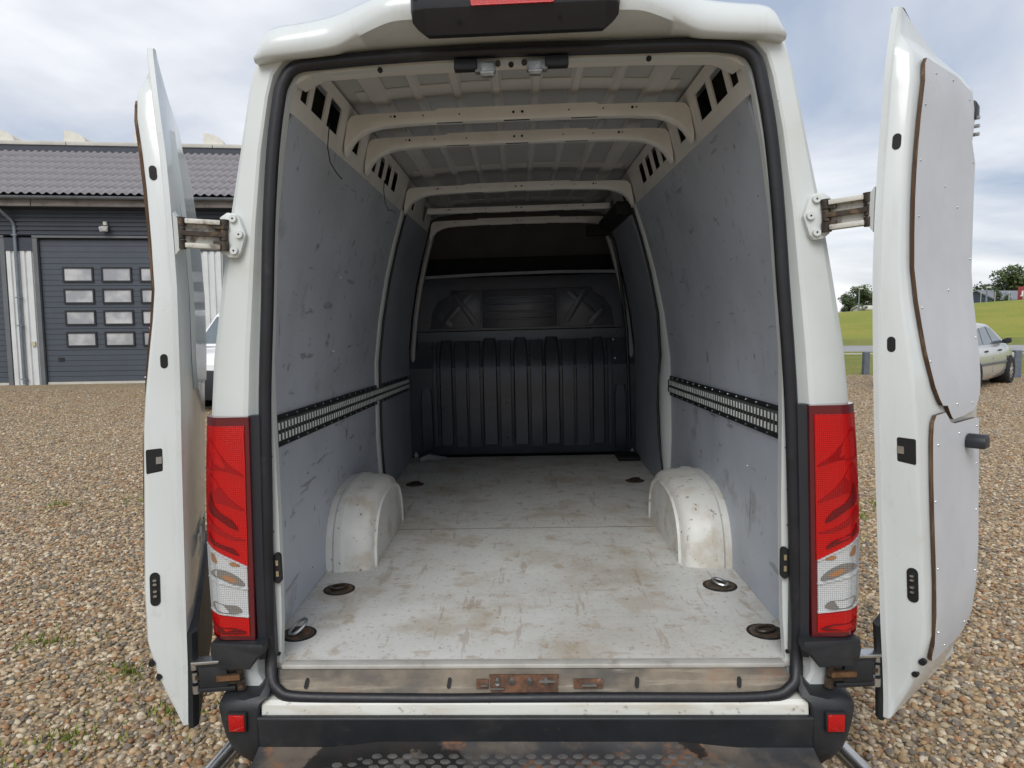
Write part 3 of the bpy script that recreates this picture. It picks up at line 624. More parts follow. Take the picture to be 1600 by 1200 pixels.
# ---------------- ceiling
V(MB().loft([[(x, y, 2.628-.03*(x/.65)**2) for x in np.linspace(-.655, .655, 13)] for y in (2.2, 2.9, 3.6, 4.4, 5.0, 5.6)], closed=False), 'roof_skin', 'roofskin')
for k in range(8):
    x = -.525+.15*k; zc = 2.627-.03*(x/.65)**2; w = .011 if k not in (0, 7) else .03
    rg = [[(x-w-.012, y, zc), (x-w, y, zc-d), (x+w, y, zc-d), (x+w+.012, y, zc)] for y, d in ((2.29, .014), (5.44, .014))]
    V(MB().loft(rg), 'roof_rib', 'roofrib', smooth=20)
BOWS = [(2.81, 0, .055), (3.18, 0, .055), (4.25, -.022, .06), (4.92, -.045, .05), (5.42, -.065, .05)]
HB = [(0, 2.512, 2.560), (.30, 2.511, 2.560), (.315, 2.511, 2.552), (.45, 2.508, 2.551), (.53, 2.502, 2.55), (.58, 2.490, 2.549), (.615, 2.472, 2.547), (.64, 2.448, 2.543), (.655, 2.425, 2.525), (.672, 2.40, 2.44)]
for i, (y, dz, dep) in enumerate(BOWS):
    hs = [(-x, a, c) for x, a, c in reversed(HB[1:])]+HB
    if i == 3: hs = [(x, 2.512, 2.548) for x in (-.62, -.3, 0, .3, .62)]
    rg = [[(x, y, c+dz), (x, y, (a+c)/2+dz), (x, y+.003, a+.006+dz), (x, y+.010, a+dz), (x, y+dep, a+.002+dz), (x, y+dep+.006, c+dz)] for x, a, c in hs]
    bow = V(MB().loft(rg), 'roof_bow', 'inner', smooth=40)
    # light end strip of the roof skin beside the bow
    V(MB().loft([[(x, yy, 2.6265-.03*(x/.65)**2) for x in np.linspace(-.60, .60, 9)]+[(x, yy, 2.6225-.03*(x/.65)**2) for x in np.linspace(.60, -.60, 9)] for yy in (y-.10, y+.02)]), 'roof_end_strip', 'roofrib')
    b = MB()
    for x, r in ((-.012, .005), (.022, .005), (-.47, .005), (-.485, .003), (.44, .005), (.455, .003), (-.36, .003), (.33, .003), (-.22, .003), (.20, .003)):
        if i == 4: r *= .8
        b.cyl((x, y-.0015, 2.536+dz), (x, y+.004, 2.536+dz), r, n=10)
    for x in (-.26, 0, .26): b.box(x-.05, x+.05, y+.018, y+.028, 2.5105+dz, 2.516+dz)
    V(b, 'bow_hole', 'black', bow, kind='stuff')
# perforated cant rails
for s in (-1, 1):
    lo, hi = (.690, 2.395), (.640, 2.585)
    P_ = lambda t, y, o=0: (s*(lo[0]+(hi[0]-lo[0])*t+o), y, lo[1]+(hi[1]-lo[1])*t)
    def rq(t0, t1, y0, y1):
        return [P_(t0, y0), P_(t0, y1), P_(t1, y1), P_(t1, y0), P_(t0, y0, .006), P_(t0, y1, .006), P_(t1, y1, .006), P_(t1, y0, .006)]
    holes = [(2.27, 2.34), (2.385, 2.52), (2.57, 2.72), (2.93, 3.06), (3.29, 3.43), (3.49, 3.60), (3.66, 3.78), (3.84, 3.97), (4.4, 4.5), (4.56, 4.66), (5.05, 5.2)]
    b = MB(); b.hexa(rq(0, .28, 2.2, 5.45)); b.hexa(rq(.80, 1, 2.2, 5.45))
    prev = 2.2
    for a, c in holes: b.hexa(rq(.28, .80, prev, a)); prev = c
    b.hexa(rq(.28, .80, prev, 5.45))
    V(b, 'cant_rail', 'inner', smooth=20)
    V(MB().hexa([(s*.80, 2.2, 2.36), (s*.80, 5.45, 2.36), (s*.72, 5.45, 2.60), (s*.72, 2.2, 2.60), (s*.81, 2.2, 2.36), (s*.81, 5.45, 2.36), (s*.73, 5.45, 2.60), (s*.73, 2.2, 2.60)]), 'rail_backing', 'black')
# door strikers on the header
for s in (-1, 1):
    st = V(MB().box(*sorted((s*.045-.014, s*.105-.014)), 2.125, 2.155, 2.462, 2.492), 'upper_striker', 'zincdark', bevel=.003)
    b = MB().box(*sorted((s*.052-.014, s*.084-.014)), 2.105, 2.13, 2.445, 2.478); b.cyl((s*.05-.014, 2.11, 2.452), (s*.088-.014, 2.11, 2.452), .008, n=10)
    V(b, 'striker_roller', 'zincdark', st)
    V(MB().box(*sorted((s*.098-.014, s*.165-.014)), 2.118, 2.15, 2.468, 2.498), 'striker_cover', 'seal', st, bevel=.004)
    V(MB().cyl((s*.038-.014, 2.14, 2.49), (s*.038-.014, 2.152, 2.49), .008, n=10), 'striker_bolt', 'grease', st)
b = MB()
for x in (-.40, .0-.014, .385): b.cyl((x, 2.154, 2.489), (x, 2.16, 2.489), .008, n=10)
V(b, 'header_hole', 'black', kind='stuff')
# loose wires from the cant rail
for pts in ([(-.66, 2.56, 2.46), (-.665, 2.555, 2.42), (-.672, 2.56, 2.37), (-.668, 2.57, 2.32), (-.655, 2.60, 2.29), (-.64, 2.62, 2.27)], [(-.665, 3.60, 2.45), (-.67, 3.60, 2.40), (-.668, 3.62, 2.34), (-.66, 3.66, 2.31), (-.65, 3.72, 2.32)]):
    V(MB().tube(pts, .0022, 6), 'loose_wire', 'seal')

# ---------------- bulkhead
BP = [(5.50, .672), (5.44, .70), (5.41, .78), (5.41, 1.375), (5.418, 1.39), (5.485, 1.56), (5.49, 1.58), (5.492, 1.648), (5.515, 1.656), (5.515, 2.0), (5.53, 2.06)]
bulk = V(MB().loft([[(x, y, z) for y, z in BP]+[(x, 5.6, 2.06), (x, 5.6, .672)] for x in (-.87, -.4, 0, .4, .87)]), 'bulkhead', 'bulk', smooth=25)
yb = lambda z: interp([(z_, y_) for y_, z_ in BP], z)
for xc, w, z0, z1 in ((-.58, .105, .78, 1.585), (-.243, .118, .78, 1.595), (-.007, .115, .78, 1.595), (.233, .118, .78, 1.595), (.582, .10, .78, 1.585), (-.735, .10, .74, 1.22), (.745, .10, .74, 1.22)):
    zs = np.linspace(z0, z1, 9); rg = []
    for i, z in enumerate(zs):
        k = 1 if i < 7 else (.97 if i == 7 else .75); y = yb(z); d = .018 if i < 8 else .006
        h = w/2*k; rg.append([(xc-h, y+.004, z), (xc-h+.012, y-d, z), (xc+h-.012, y-d, z), (xc+h, y+.004, z)])
    V(MB().loft(rg), 'bulkhead_rib', 'bulk', bulk, smooth=30)
for x0, x1 in ((-.685, -.648), (-.514, -.42), (-.408, -.316), (-.170, -.078), (.064, .160), (.306, .40), (.412, .518), (.648, .688)):
    zs = np.linspace(.76, 1.575, 8)
    V(MB().loft([[(x0, yb(z)+.004, z), (x0+.006, yb(z)-.013, z), (x1-.006, yb(z)-.013, z), (x1, yb(z)+.004, z)] for z in zs]), 'bulkhead_flat', 'bulk', bulk, smooth=30)
for x0, x1 in ((-.70, -.305), (-.295, .280), (.290, .715)):
    cx = .16 if x0 < -.6 or x0 > .2 else 0
    poly = [(x0, 1.672), (x1, 1.672), (x1, 1.965), (x0, 1.965)]
    if x0 < -.6: poly = [(x0, 1.672), (x1, 1.672), (x1, 1.965), (x0+.17, 1.965), (x0+.16, 1.93), (x0+.07, 1.88), (x0+.02, 1.80)]
    if x0 > .2: poly = [(x0, 1.672), (x1, 1.672), (x1-.02, 1.80), (x1-.07, 1.88), (x1-.16, 1.93), (x1-.17, 1.965), (x0, 1.965)]
    V(MB().prism(poly, lambda a, c, t: (a, t, c), 5.497, 5.52), 'bulkhead_panel', 'bulk', bulk, bevel=.004)
def emboss(polys, name='embossed_bead'):
    b = MB()
    for p in polys: b.tube([(a, 5.495, c) for a, c in p], .007, 6, closed=True)
    V(b, name, 'bulk', bulk)
emboss([capsule(-.006, 1.88, .47, .027, .0)]); emboss([capsule(-.006, 1.765, .47, .027, 0)])
for m_, cx_, cz_ in ((1, -.46, 1.82), (-1, .46, 1.825)):
    for (a0, c0, a1, c1), r_ in (((-.035, .105, .105, -.105), .024), ((.075, .105, -.12, -.085), .024), ((-.165, -.045, -.085, -.12), .026)):
        ang = math.atan2(c1-c0, m_*(a1-a0)); L_ = math.hypot(a1-a0, c1-c0)
        V(MB().prism(capsule(cx_+m_*(a0+a1)/2, cz_+(c0+c1)/2, L_, r_, ang), lambda a, c, t: (a, t, c), 5.489+.001*random.random(), 5.505), 'embossed_cross', 'bulk', bulk, bevel=.002)
b = MB()
for x, z in ((.705, 1.56), (.71, 1.42), (-.16, 1.0), (.37, 1.1)): b.cyl((x, yb(z)-.004, z), (x, yb(z)+.01, z), .006, n=8)
V(b, 'bulkhead_bolt', 'metal', bulk, kind='stuff')
V(MB().loft([[(x, 5.485, z-.018), (x, 5.49, z+.004), (x, 5.62, z+.01), (x, 5.62, z-.018)] for x, z in ((-.76, 2.075), (-.3, 2.088), (0, 2.092), (.3, 2.094), (.76, 2.084))]), 'shelf_lip', mat('grey_shelf_metal', (.30, .32, .34), .4, .2, var=.15))
V(MB().box(-.87, .87, 5.95, 5.98, 2.06, 2.64), 'overcab_panel', 'bin'); V(MB().box(-.87, .87, 5.60, 5.96, 2.055, 2.07), 'overcab_shelf', 'black')
V(MB().box(-.80, .80, 5.90, 5.95, 2.09, 2.24), 'overcab_band', 'black')
b = MB()
for s in (-1, 1):
    V(MB().loft([[(s*(interp(PROF, z)-.052), 5.44, z), (s*(interp(PROF, z)-.036), 5.43, z), (s*(interp(PROF, z)-.02), 5.44, z), (s*(interp(PROF, z)-.02), 5.50, z), (s*(interp(PROF, z)-.052), 5.50, z)] for z in (.68, 1.2, 1.5, 1.75, 2.0, 2.2, 2.4)]), 'front_post', 'roofskin')
    V(MB().hexa([(s*.70, 5.42, .67), (s*.90, 5.42, .67), (s*.90, 6.0, .67), (s*.80, 6.0, .67), (s*.66, 5.44, 2.6), (s*.70, 5.44, 2.6), (s*.70, 6.0, 2.6), (s*.66, 6.0, 2.6)]) if False else MB().box(*sorted((s*.80, s*.90)), 5.47, 6.0, .67, 2.5), 'bulkhead_side', 'black')
V(MB().box(.60, .72, 4.45, 5.40, 2.36, 2.44), 'sliding_door_rail', 'black', bevel=.006)
jb = V(MB().box(.50, .66, 5.30, 5.38, 2.33, 2.41), 'wiring_box', 'black', bevel=.008)
V(MB().tube([(.64, 5.34, 2.36), (.70, 5.36, 2.3), (.735, 5.40, 2.15), (.77, 5.41, 1.9), (.80, 5.41, 1.6), (.81, 5.41, 1.2), (.815, 5.40, .8)], .012, 8), 'wiring_loom', 'seal', jb)
V(MB().box(.70, .86, 5.2, 5.44, .671, .70), 'floor_bracket', 'black', bevel=.004)
V(MB().tube([(-.79, 5.30, .685), (-.72, 5.33, .70), (-.64, 5.31, .69), (-.58, 5.35, .685)], [.02, .03, .025, .01], 8), 'crumpled_film', mat('clear_grey_film', (.25, .25, .26), .2, spec=.8))

# ---------------- rear doors
TZ = [(.50, .012), (.56, .04), (.62, .065), (.69, .09), (.79, .110), (.95, .112), (1.1, .108), (1.26, .104), (1.45, .100), (1.55, .094), (1.67, .079), (1.77, .066), (1.86, .058), (2.0, .057), (2.15, .057), (2.36, .060), (2.43, .052), (2.47, .03), (2.50, .012)]
UZ = [(.50, .152), (.56, .149), (.62, .142), (.69, .131), (.79, .113), (.95, .088), (1.1, .066), (1.26, .044), (1.45, .019), (1.55, .009), (1.67, -.002), (1.77, -.010), (1.86, -.014), (2.0, -.010), (2.15, .002), (2.36, .030), (2.43, .043), (2.50, .062), (2.57, .082)]
LEAN = [(.5, -.06), (.69, -.048), (.9, -.04), (1.34, -.02), (1.58, -.008), (1.865, .004), (2.08, .002), (2.25, -.006), (2.545, -.03)]
def make_door(s, beta, H, lab):
    bt = R(beta); d = (s*math.sin(bt), math.cos(bt)); n = (s*math.cos(bt), -math.sin(bt))
    lean = (lambda z: 0) if s > 0 else (lambda z: interp(LEAN, z))
    D = lambda u, w, z: (H[0]+lean(z)+d[0]*u+n[0]*w, H[1]+d[1]*u+n[1]*w, z)
    T = lambda z: interp(TZ, z); U = lambda z: interp(UZ, z)*(1 if s > 0 or z > 1.5 else .25)
    ub = .60
    rg = []
    for z in [.50, .56, .62, .69, .74, .79, .95, 1.1, 1.26, 1.36, 1.45, 1.55, 1.61, 1.67, 1.72, 1.77, 1.86, 2.0, 2.15, 2.26, 2.36, 2.43, 2.47, 2.50, 2.55, 2.57]:
        u0 = U(z); t = max(T(z), .010) if z < 2.505 else .010
        bulge = .022*math.sin(math.pi*(z-.5)/2.07)
        far = .775 if z < 2.48 else interp([(2.48, .60), (2.50, .40), (2.55, u0+.10), (2.57, u0+.03)], z)
        rg.append([D(u0, -.006, z), D(u0, .008, z), D(u0+.010, .011, z), D(u0+.016, max(.0115, t*.86), z), D(u0+.022, max(.012, t*.96), z), D(u0+.034, max(.0122, t), z), D(min(ub-.02, far-.012), max(.0124, t), z), D(min(ub, far-.011), max(.0122, t*.93), z),
                   D(min(ub+.02, far-.010), max(.012, t*.7), z), D(min(.69, far-.009), max(.0118, t*.32), z), D(far-.008 if far < .7 else far-.03, .0115, z), D(far, .008, z), D(far, -.006, z), D(far-(far-u0)*.14, -.010-bulge, z), D(u0+(far-u0)*.5, -.012-bulge, z), D(u0+(far-u0)*.14, -.010-bulge*.8, z)])
    door = V(MB().loft(rg), 'rear_door', 'paint', smooth=40, label=lab)
    # pressed blank window on the outside
    rw = []
    for z in np.linspace(1.55, 2.36, 9):
        e_ = .05*max(0, abs(z-1.955)/.405-.8)/.2; bulge = .012+.022*math.sin(math.pi*(z-.5)/2.07)
        rw.append([D(.13+e_, -bulge+.004, z), D(.15+e_, -bulge-.008, z), D(.66-e_, -bulge-.008, z), D(.68-e_, -bulge+.004, z)])
    V(MB().loft(rw), 'blanked_window', 'paint', door, smooth=30)
    # slots in the hinge edge
    def edge_shape(name, poly, m, depth=.003, du=0):
        # poly in (w,z) on the edge face
        return V(MB().prism(poly, lambda w, z, t: D(U(z)+.0125+.004*(w/.06)-t+du, w, z), -.01, depth), name, m, door)
    for z, w in ((2.197, .034), (1.652, .037)): edge_shape('edge_slot', capsule(w, z, .022, .0105, R(90)), 'black')
    lk = edge_shape('lock_opening', [(.050, 1.322), (.092, 1.316), (.094, 1.320), (.094, 1.386), (.091, 1.390), (.052, 1.392), (.048, 1.388), (.048, 1.326)], 'black')
    edge_shape('latch_tongue', [(.050, 1.346), (.066, 1.345), (.066, 1.366), (.050, 1.367)], 'metal', .006)
    edge_shape('contact_strip', capsule(.080, .955, .078, .0145, R(90)), 'black', .005)
    for zz in (.935, .950, .972, .985): edge_shape('contact_pin', capsule(.080, zz, .004, .0035, 0), 'metal', .012)
    edge_shape('drain_hole', capsule(.098, .715, .002, .0095, R(60)), 'black', .004, .0); edge_shape('drain_hole', capsule(.078, .668, .002, .0085, R(60)), 'black', .004, .0)
    # plywood boards
    def ply(name, rows, lab2):
        th = .010; f_ = MB(); g_ = MB()
        L_, Rr = [], []
        for z, a, c in rows:
            t = T(z); f_row = [D(a+(c-a)*k/6, t+.0035+th, z) for k in range(7)]; L_.append((f_row, [D(a+(c-a)*k/6, t+.0035, z) for k in range(7)]))
        m_ = len(rows); v = []; F_ = []
        for fr, bk in L_: v += fr
        for j in range(m_-1):
            for k in range(6): F_.append((j*7+k, j*7+k+1, j*7+8+k, j*7+7+k))
        f_.add(v, F_); pl = V(f_, name, 'plyface', door, label=lab2)
        border = [(j, 0) for j in range(m_)]+[(m_-1, k) for k in range(1, 7)]+[(j, 6) for j in range(m_-2, -1, -1)]+[(0, k) for k in range(5, 0, -1)]
        v = []; 
        for j, k in border: v += [L_[j][0][k], L_[j][1][k]]
        nb = len(border); g_.add(v, [(2*i, 2*i+1, (2*i+3) % (2*nb), (2*i+2) % (2*nb)) for i in range(nb)])
        V(g_, 'plywood_edge', 'plyedge', pl); return pl
    p1 = ply('plywood_board', [(1.418, .30, .40), (1.425, .285, .50), (1.445, .262, .54), (1.464, .245, .556), (1.468, .205, .562), (1.49, .178, .570), (1.53, .142, .576), (1.58, .118, .58), (1.63, .100, .582), (1.70, .086, .584), (1.77, .076, .584), (1.86, .066, .584), (1.95, .061, .584), (2.045, .060, .584), (2.12, .064, .582), (2.20, .072, .582), (2.26, .080, .540), (2.30, .088, .55), (2.36, .100, .565), (2.41, .115, .53), (2.43, .135, .40)], 'curved upper plywood lining of the rear door')
    p2 = ply('plywood_board', [(.692, .235, .47), (.70, .205, .50), (.72, .19, .525), (.76, .182, .545), (.86, .166, .555), (.98, .150, .56), (1.1, .138, .56), (1.17, .131, .56), (1.26, .124, .558), (1.36, .119, .556), (1.392, .119, .554), (1.398, .121, .52), (1.404, .121, .31), (1.412, .122, .272), (1.43, .127, .25), (1.446, .145, .225)], 'flat lower plywood lining of the rear door')
    b = MB()
    for u, z in ((.10, 1.75), (.12, 1.60), (.09, 2.0), (.09, 2.15), (.11, 2.3), (.2, 2.40), (.35, 2.41), (.5, 2.38), (.56, 2.2), (.56, 1.9), (.56, 1.65), (.3, 2.1), (.34, 1.8), (.42, 2.05), (.33, 1.46), (.48, 1.45), (.16, 1.36), (.14, 1.2), (.16, 1.0), (.19, .8), (.3, .72), (.48, .74), (.53, .9), (.53, 1.1), (.53, 1.25), (.53, 1.37), (.35, 1.37)):
        w = T(z)+.0155; b.cyl(D(u, w-.003, z), D(u, w+.001, z), .0036, .0024, 8)
    V(b, 'panel_screw', 'metal', door, kind='stuff')
    # inside pull handle: black cup standing off the board
    hb = MB(); pr = [(.03*math.cos(R(a))*.9, .022*math.sin(R(a))) for a in range(0, 181, 20)]+[(-.027, -.02), (.027, -.02)]
    w0 = T(1.34)+.0155
    if s > 0: hb.prism(pr, lambda a, c, t: D(.43+a, w0+t, 1.338+c), 0, .052); V(hb, 'pull_handle', 'housing', door, bevel=.003)
    # top latch on the free edge
    lt = MB().loft([[D(u, .060, z0), D(u, .078, z0+.01), D(u, .078, z1-.01), D(u, .060, z1)] for u, z0, z1 in ((.545, 2.32, 2.395), (.585, 2.33, 2.385))])
    V(lt, 'upper_latch', 'seal', door, bevel=.004)
    b = MB()
    for z in (2.285, 2.31, 2.335): b.cyl(D(.56, .06, z), D(.56, .085, z), .006, n=8)
    V(b, 'latch_screw', 'metal', door, kind='stuff')
    # black skirt on the outside below
    V(MB().loft([[D(U(z)+.002, -.007, z), D(.77, -.007, z+dz), D(.77, -.04, z+dz), D(U(z)+.02, -.036, z), D(U(z)+.002, -.02, z)] for z, dz in ((.485, .0), (.60, 0), (.74, .02), (.80, .12))]), 'door_skirt', 'plastic', door)
    # hinges
    for zc, lower in ((2.02, 0), (.66, 1)):
        px = .862 if not lower else .895
        p_in = Vector((s*(px+.005), 2.112, zc-.002)); u_ = U(zc)+.012
        p_out = Vector(D(u_, -.018, zc+.004 if not lower else zc-.008))
        ax = (p_out-p_in); L_ = ax.length; ex = ax.normalized(); ez = Vector((0, 0, 1)); ez = (ez-ex*ez.dot(ex)).normalized(); ey = ex.cross(ez)
        if ey.y > 0: ey = -ey                     # ey looks back towards the camera
        Q = lambda a, c, e: tuple(p_in+ex*(a*L_)+ez*c+ey*e)
        def bx(b_, a0, a1, c0, c1, e0, e1): b_.hexa([Q(a0, c0, e0), Q(a1, c0, e0), Q(a1, c1, e0), Q(a0, c1, e0), Q(a0, c0, e1), Q(a1, c0, e1), Q(a1, c1, e1), Q(a0, c1, e1)])
        h_ = .042 if not lower else .048
        arm = MB(); bx(arm, .16, .86, h_-.014, h_, -.012, .016); bx(arm, .16, .86, -h_, -h_+.014, -.012, .016); bx(arm, .10, .90, -h_, h_, -.016, -.008 if not lower else .0)
        if lower: bx(arm, .30, .84, -.034, .036, .001, .014)
        ao = V(arm, 'door_hinge', 'hingepaint' if not lower else 'plastic', door, bevel=.002, label='greasy white upper door hinge' if not lower else 'black lower door hinge with bare metal top')
        k = MB(); bx(k, .05, .92, -.006, .007, -.006, .013); bx(k, .0, .30, -.028, -.018, -.004, .012); bx(k, .0, .30, .018, .028, -.004, .012)
        k.box(*sorted((Q(.02, 0, 0)[0], Q(.28, 0, 0)[0])), Q(0, 0, .0)[1]-.001, Q(0, 0, .0)[1]+.004, zc-.03, zc+.03)
        V(k, 'hinge_link', 'grease', ao)
        for a in (.08, .94):
            kk = MB()
            for c0, c1, r_ in ((-h_-.004, -h_+.022, .014), (-.016, .016, .012), (h_-.022, h_+.004, .014)): kk.cyl(Q(a, c0, .0), Q(a, c1, .0), r_, n=14)
            V(kk, 'hinge_knuckle', 'grease' if a < .5 or not lower else 'metal', ao)
        if not lower:
            zt = zc+.0; poly = [(px+.028, .052), (px+.005, .066), (px-.020, .062), (px-.030, .050), (px-.048, .0), (px-.030, -.052), (px-.016, -.068), (px+.008, -.066), (px+.028, -.050)]
            V(MB().prism([(s*a, zt+c) for a, c in poly], lambda a, c, t: (a, t, c), 2.112, 2.140), 'hinge_plate', 'jamb', ao, bevel=.003)
            b = MB()
            for bx_, bz in ((px-.014, .047), (px-.030, 0), (px-.012, -.047)):
                b.cyl((s*bx_, 2.102, zt+bz), (s*bx_, 2.115, zt+bz), .011, .013, 14); 
            V(b, 'hinge_bolt', 'jamb', ao, kind='stuff')
            b = MB()
            for bx_, bz in ((px-.014, .047), (px-.030, 0), (px-.012, -.047)): b.cyl((s*bx_, 2.1012, zt+bz), (s*bx_, 2.104, zt+bz), .003, n=8)
            V(b, 'bolt_socket', 'grease', ao, kind='stuff')
            V(MB().hexa([D(U(zc)-.004, -.008, zc-.06), D(U(zc)+.06, -.012, zc-.06), D(U(zc)+.06, -.012, zc+.075), D(U(zc)-.004, -.008, zc+.06), D(U(zc), -.02, zc-.045), D(U(zc)+.05, -.022, zc-.045), D(U(zc)+.05, -.022, zc+.055), D(U(zc), -.02, zc+.045)]), 'hinge_seat', 'jamb', ao)
        else:
            bb = MB(); bx(bb, .15, .95, h_-.002, h_+.008, -.02, .022); V(bb, 'hinge_top', 'metal', ao, bevel=.002)
            bb = MB(); bx(bb, .05, .5, -.012, .004, .012, .022); V(bb, 'hinge_stay', mat('rusty_hinge_stay', (.16, .085, .04), .6, .4, var=.4, vscale=40) if 'rusty_hinge_stay' not in MATS else MATS['rusty_hinge_stay'], ao)
    return door, D
dr, DR = make_door(1, 46, (.979, 2.02), 'right rear door swung outward showing its plywood lining')
dl, DL = make_door(-1, 20.7, (-1.012, 2.05), 'left rear door folded right back along the van side')
# chrome badge on the outer skin of the left door
def badge():
    cu_ = bpy.data.curves.new('badge', 'FONT'); cu_.body = 'DAILY'; cu_.size = .085; cu_.extrude = .003; cu_.space_character = 1.1
    o = bpy.data.objects.new('badge', cu_); COL.objects.link(o); dg = bpy.context.evaluated_depsgraph_get()
    me = bpy.data.meshes.new_from_object(o.evaluated_get(dg)); bpy.data.objects.remove(o)
    b = MB(); z0 = 1.0
    vs = [DL(.16+v.co.x*1.25, -.036-v.co.z, z0+v.co.y*1.2) for v in me.vertices]
    b.add(vs, [tuple(p.vertices) for p in me.polygons]); V(b, 'chrome_badge', 'metal', dl)
badge()

# ================================================================== GARAGE BUILDING
ga = R(9)
gar = empty('garage_building', (GL[0], GL[1], 0), (0, 0, ga), label='dark blue grey garage building with sectional doors and a grey wave tiled roof', category='building')
M['clad'] = mat('dark_blue_grey_cladding', (.035, .042, .058), .45, var=.1, vscale=2)
M['gdoor'] = mat('slate_sectional_door', (.060, .072, .092), .45, var=.06, vscale=2)
M['gframe'] = mat('grey_steel_frame', (.12, .13, .14), .45, var=.1, vscale=3)
M['wprofile'] = mat('white_profiled_sheet', (.62, .64, .64), .45, var=.06, vscale=3, layers=[((.35, .36, .33), 3, .5, .8, .35, (3, 3, .4))])
M['tile'] = mat('grey_wave_tile', (.225, .212, .222), .6, var=.18, vscale=1.5, layers=[((.30, .29, .28), 5, .55, .75, .4)], bump=.1, bscale=30)
M['zinc'] = mat('blue_grey_zinc', (.20, .23, .26), .4, .5, var=.12, vscale=5)
M['oldwood'] = mat('weathered_fascia_wood', (.17, .15, .135), .8, var=.3, vscale=3, stretch=(.3, 3, 6), layers=[((.06, .05, .045), 4, .5, .7, .5)])
M['trim'] = mat('pale_parapet_trim', (.50, .49, .44), .6, var=.1, vscale=3)
M['wframe'] = mat('black_window_frame', (.012, .013, .016), .4)
def pane_mat():
    q = NT('frosted_door_pane'); q.put(q.mix(q.ramp(q.noise(1.6, 3), .35, .65), (.30, .31, .33), (.52, .52, .52)), q.b.inputs['Base Color'])
    q.b.inputs['Roughness'].default_value = .12; q.b.inputs['Specular IOR Level'].default_value = .8; return q.m
M['pane'] = pane_mat()
G = lambda b, n, m, p=None, **k: b.build(n, m, p or gar, **k)
G(MB().box(-12, 17, .35, 14, 0, 4.72), 'wall', 'clad')
for mod in (-1, 0, 1):
    o = 4.9*mod
    dr_ = G(MB().box(o-1.33, o+2.62, .28, .349, 0, 3.93), 'garage_door', 'gdoor')
    secs = [(.07, .35), (.353, .93), (.933, 1.51), (1.513, 2.09), (2.093, 2.68), (2.683, 3.27), (3.273, 3.90)]
    for z0, z1 in secs:
        b = MB(); n_ = max(1, round((z1-z0)/.145)); h_ = (z1-z0)/n_
        for k in range(n_): b.box(o-1.31, o+2.60, .20 if k % 2 else .202, .281, z0+k*h_+.004, z0+(k+1)*h_-.004)
        G(b, 'door_section', 'gdoor', dr_)
    for r_ in range(4):
        for c_ in range(3):
            x = o-.77+.995*c_; z = 1.02+.585*r_
            b = MB(); w = .045
            b.box(x, x+.79, .165, .21, z, z+w); b.box(x, x+.79, .165, .21, z+.41-w, z+.41); b.box(x, x+w, .166, .21, z+w, z+.41-w); b.box(x+.79-w, x+.79, .166, .21, z+w, z+.41-w)
            G(b, 'window_frame', 'wframe', dr_); G(MB().box(x+w, x+.79-w, .185, .20, z+w, z+.41-w), 'window_pane', 'pane', dr_)
    G(MB().box(o-1.01, o-.87, .175, .21, .63, .73), 'door_handle', 'wframe', dr_)
    G(MB().box(o-1.31, o+2.60, .17, .28, .0, .065), 'bottom_rail', 'trim', dr_)
    b = MB().box(o-1.45, o-1.335, .10, .36, 0, 3.95); G(b, 'door_jamb', 'gframe'); G(MB().box(o+2.625, o+2.74, .10, .36, 0, 3.95), 'door_jamb', 'gframe')
    G(MB().box(o-1.45, o+2.74, .08, .36, 3.952, 4.01), 'door_lintel', 'gframe')
    b = MB(); x0 = o-2.155
    for k in range(4): x = x0+.175*k; b.add([(x, .16, 0), (x+.02, .12, 0), (x+.125, .12, 0), (x+.145, .16, 0), (x+.175, .16, 0), (x, .16, 3.61), (x+.02, .12, 3.61), (x+.125, .12, 3.61), (x+.145, .16, 3.61), (x+.175, .16, 3.61)], [(i, i+1, i+6, i+5) for i in range(4)])
    G(b, 'white_pilaster', 'wprofile', smooth=10); G(MB().box(x0, x0+.70, .161, .35, 0, 3.61), 'pilaster_core', 'wprofile')
    G(MB().box(x0-.005, x0+.705, .10, .35, 3.612, 3.95), 'pilaster_cap', 'clad')
z = 4.015
while z < 4.70:
    G(MB().add([(-12, .10, z), (17, .10, z), (17, .06, z+.02), (-12, .06, z+.02), (17, .06, z+.075), (-12, .06, z+.075), (17, .10, z+.092), (-12, .10, z+.092)], [(0, 1, 2, 3), (3, 2, 4, 5), (5, 4, 6, 7)]), 'cladding_board', 'clad', smooth=10); z += .115
G(MB().box(-12, 17, .09, .36, 4.012, 4.72), 'upper_wall', 'clad')
x = -12
while x < 17: G(MB().box(x, min(17, x+3.58), -.34, -.30, 4.72, 4.92), 'fascia_board', 'oldwood'); x += 3.6
G(MB().box(-12, 17, -.30, .35, 4.705, 4.72), 'soffit', 'clad')
rg = [[(xx, -.42+.075*math.cos(t), 4.965+.075*math.sin(t)) for t in [math.pi+math.pi*i/8 for i in range(9)]]+[(xx, -.42+.068*math.cos(t), 4.965+.068*math.sin(t)) for t in [2*math.pi-math.pi*i/8 for i in range(9)]] for xx in (-12, 17)]
G(MB().loft(rg), 'gutter', 'zinc')
for xx in np.arange(-3.4, 3.6, .66): G(MB().tube([(xx, -.42+.079*math.cos(t), 4.965+.079*math.sin(t)) for t in [math.pi+math.pi*i/8 for i in range(9)]], .009, 6), 'gutter_bracket', 'zinc')
G(MB().tube([(-2.12, -.42, 4.90), (-2.12, -.42, 4.80), (-2.08, -.36, 4.72), (-1.90, -.02, 4.42), (-1.86, .04, 4.32), (-1.85, .05, 4.2), (-1.85, .05, 2.2), (-1.85, .05, .02)], .045, 12), 'downpipe', 'zinc')
for zz in (4.0, 2.35, 1.6, .15): G(MB().box(-1.92, -1.78, .0, .12, zz, zz+.03), 'pipe_clip', 'zinc')
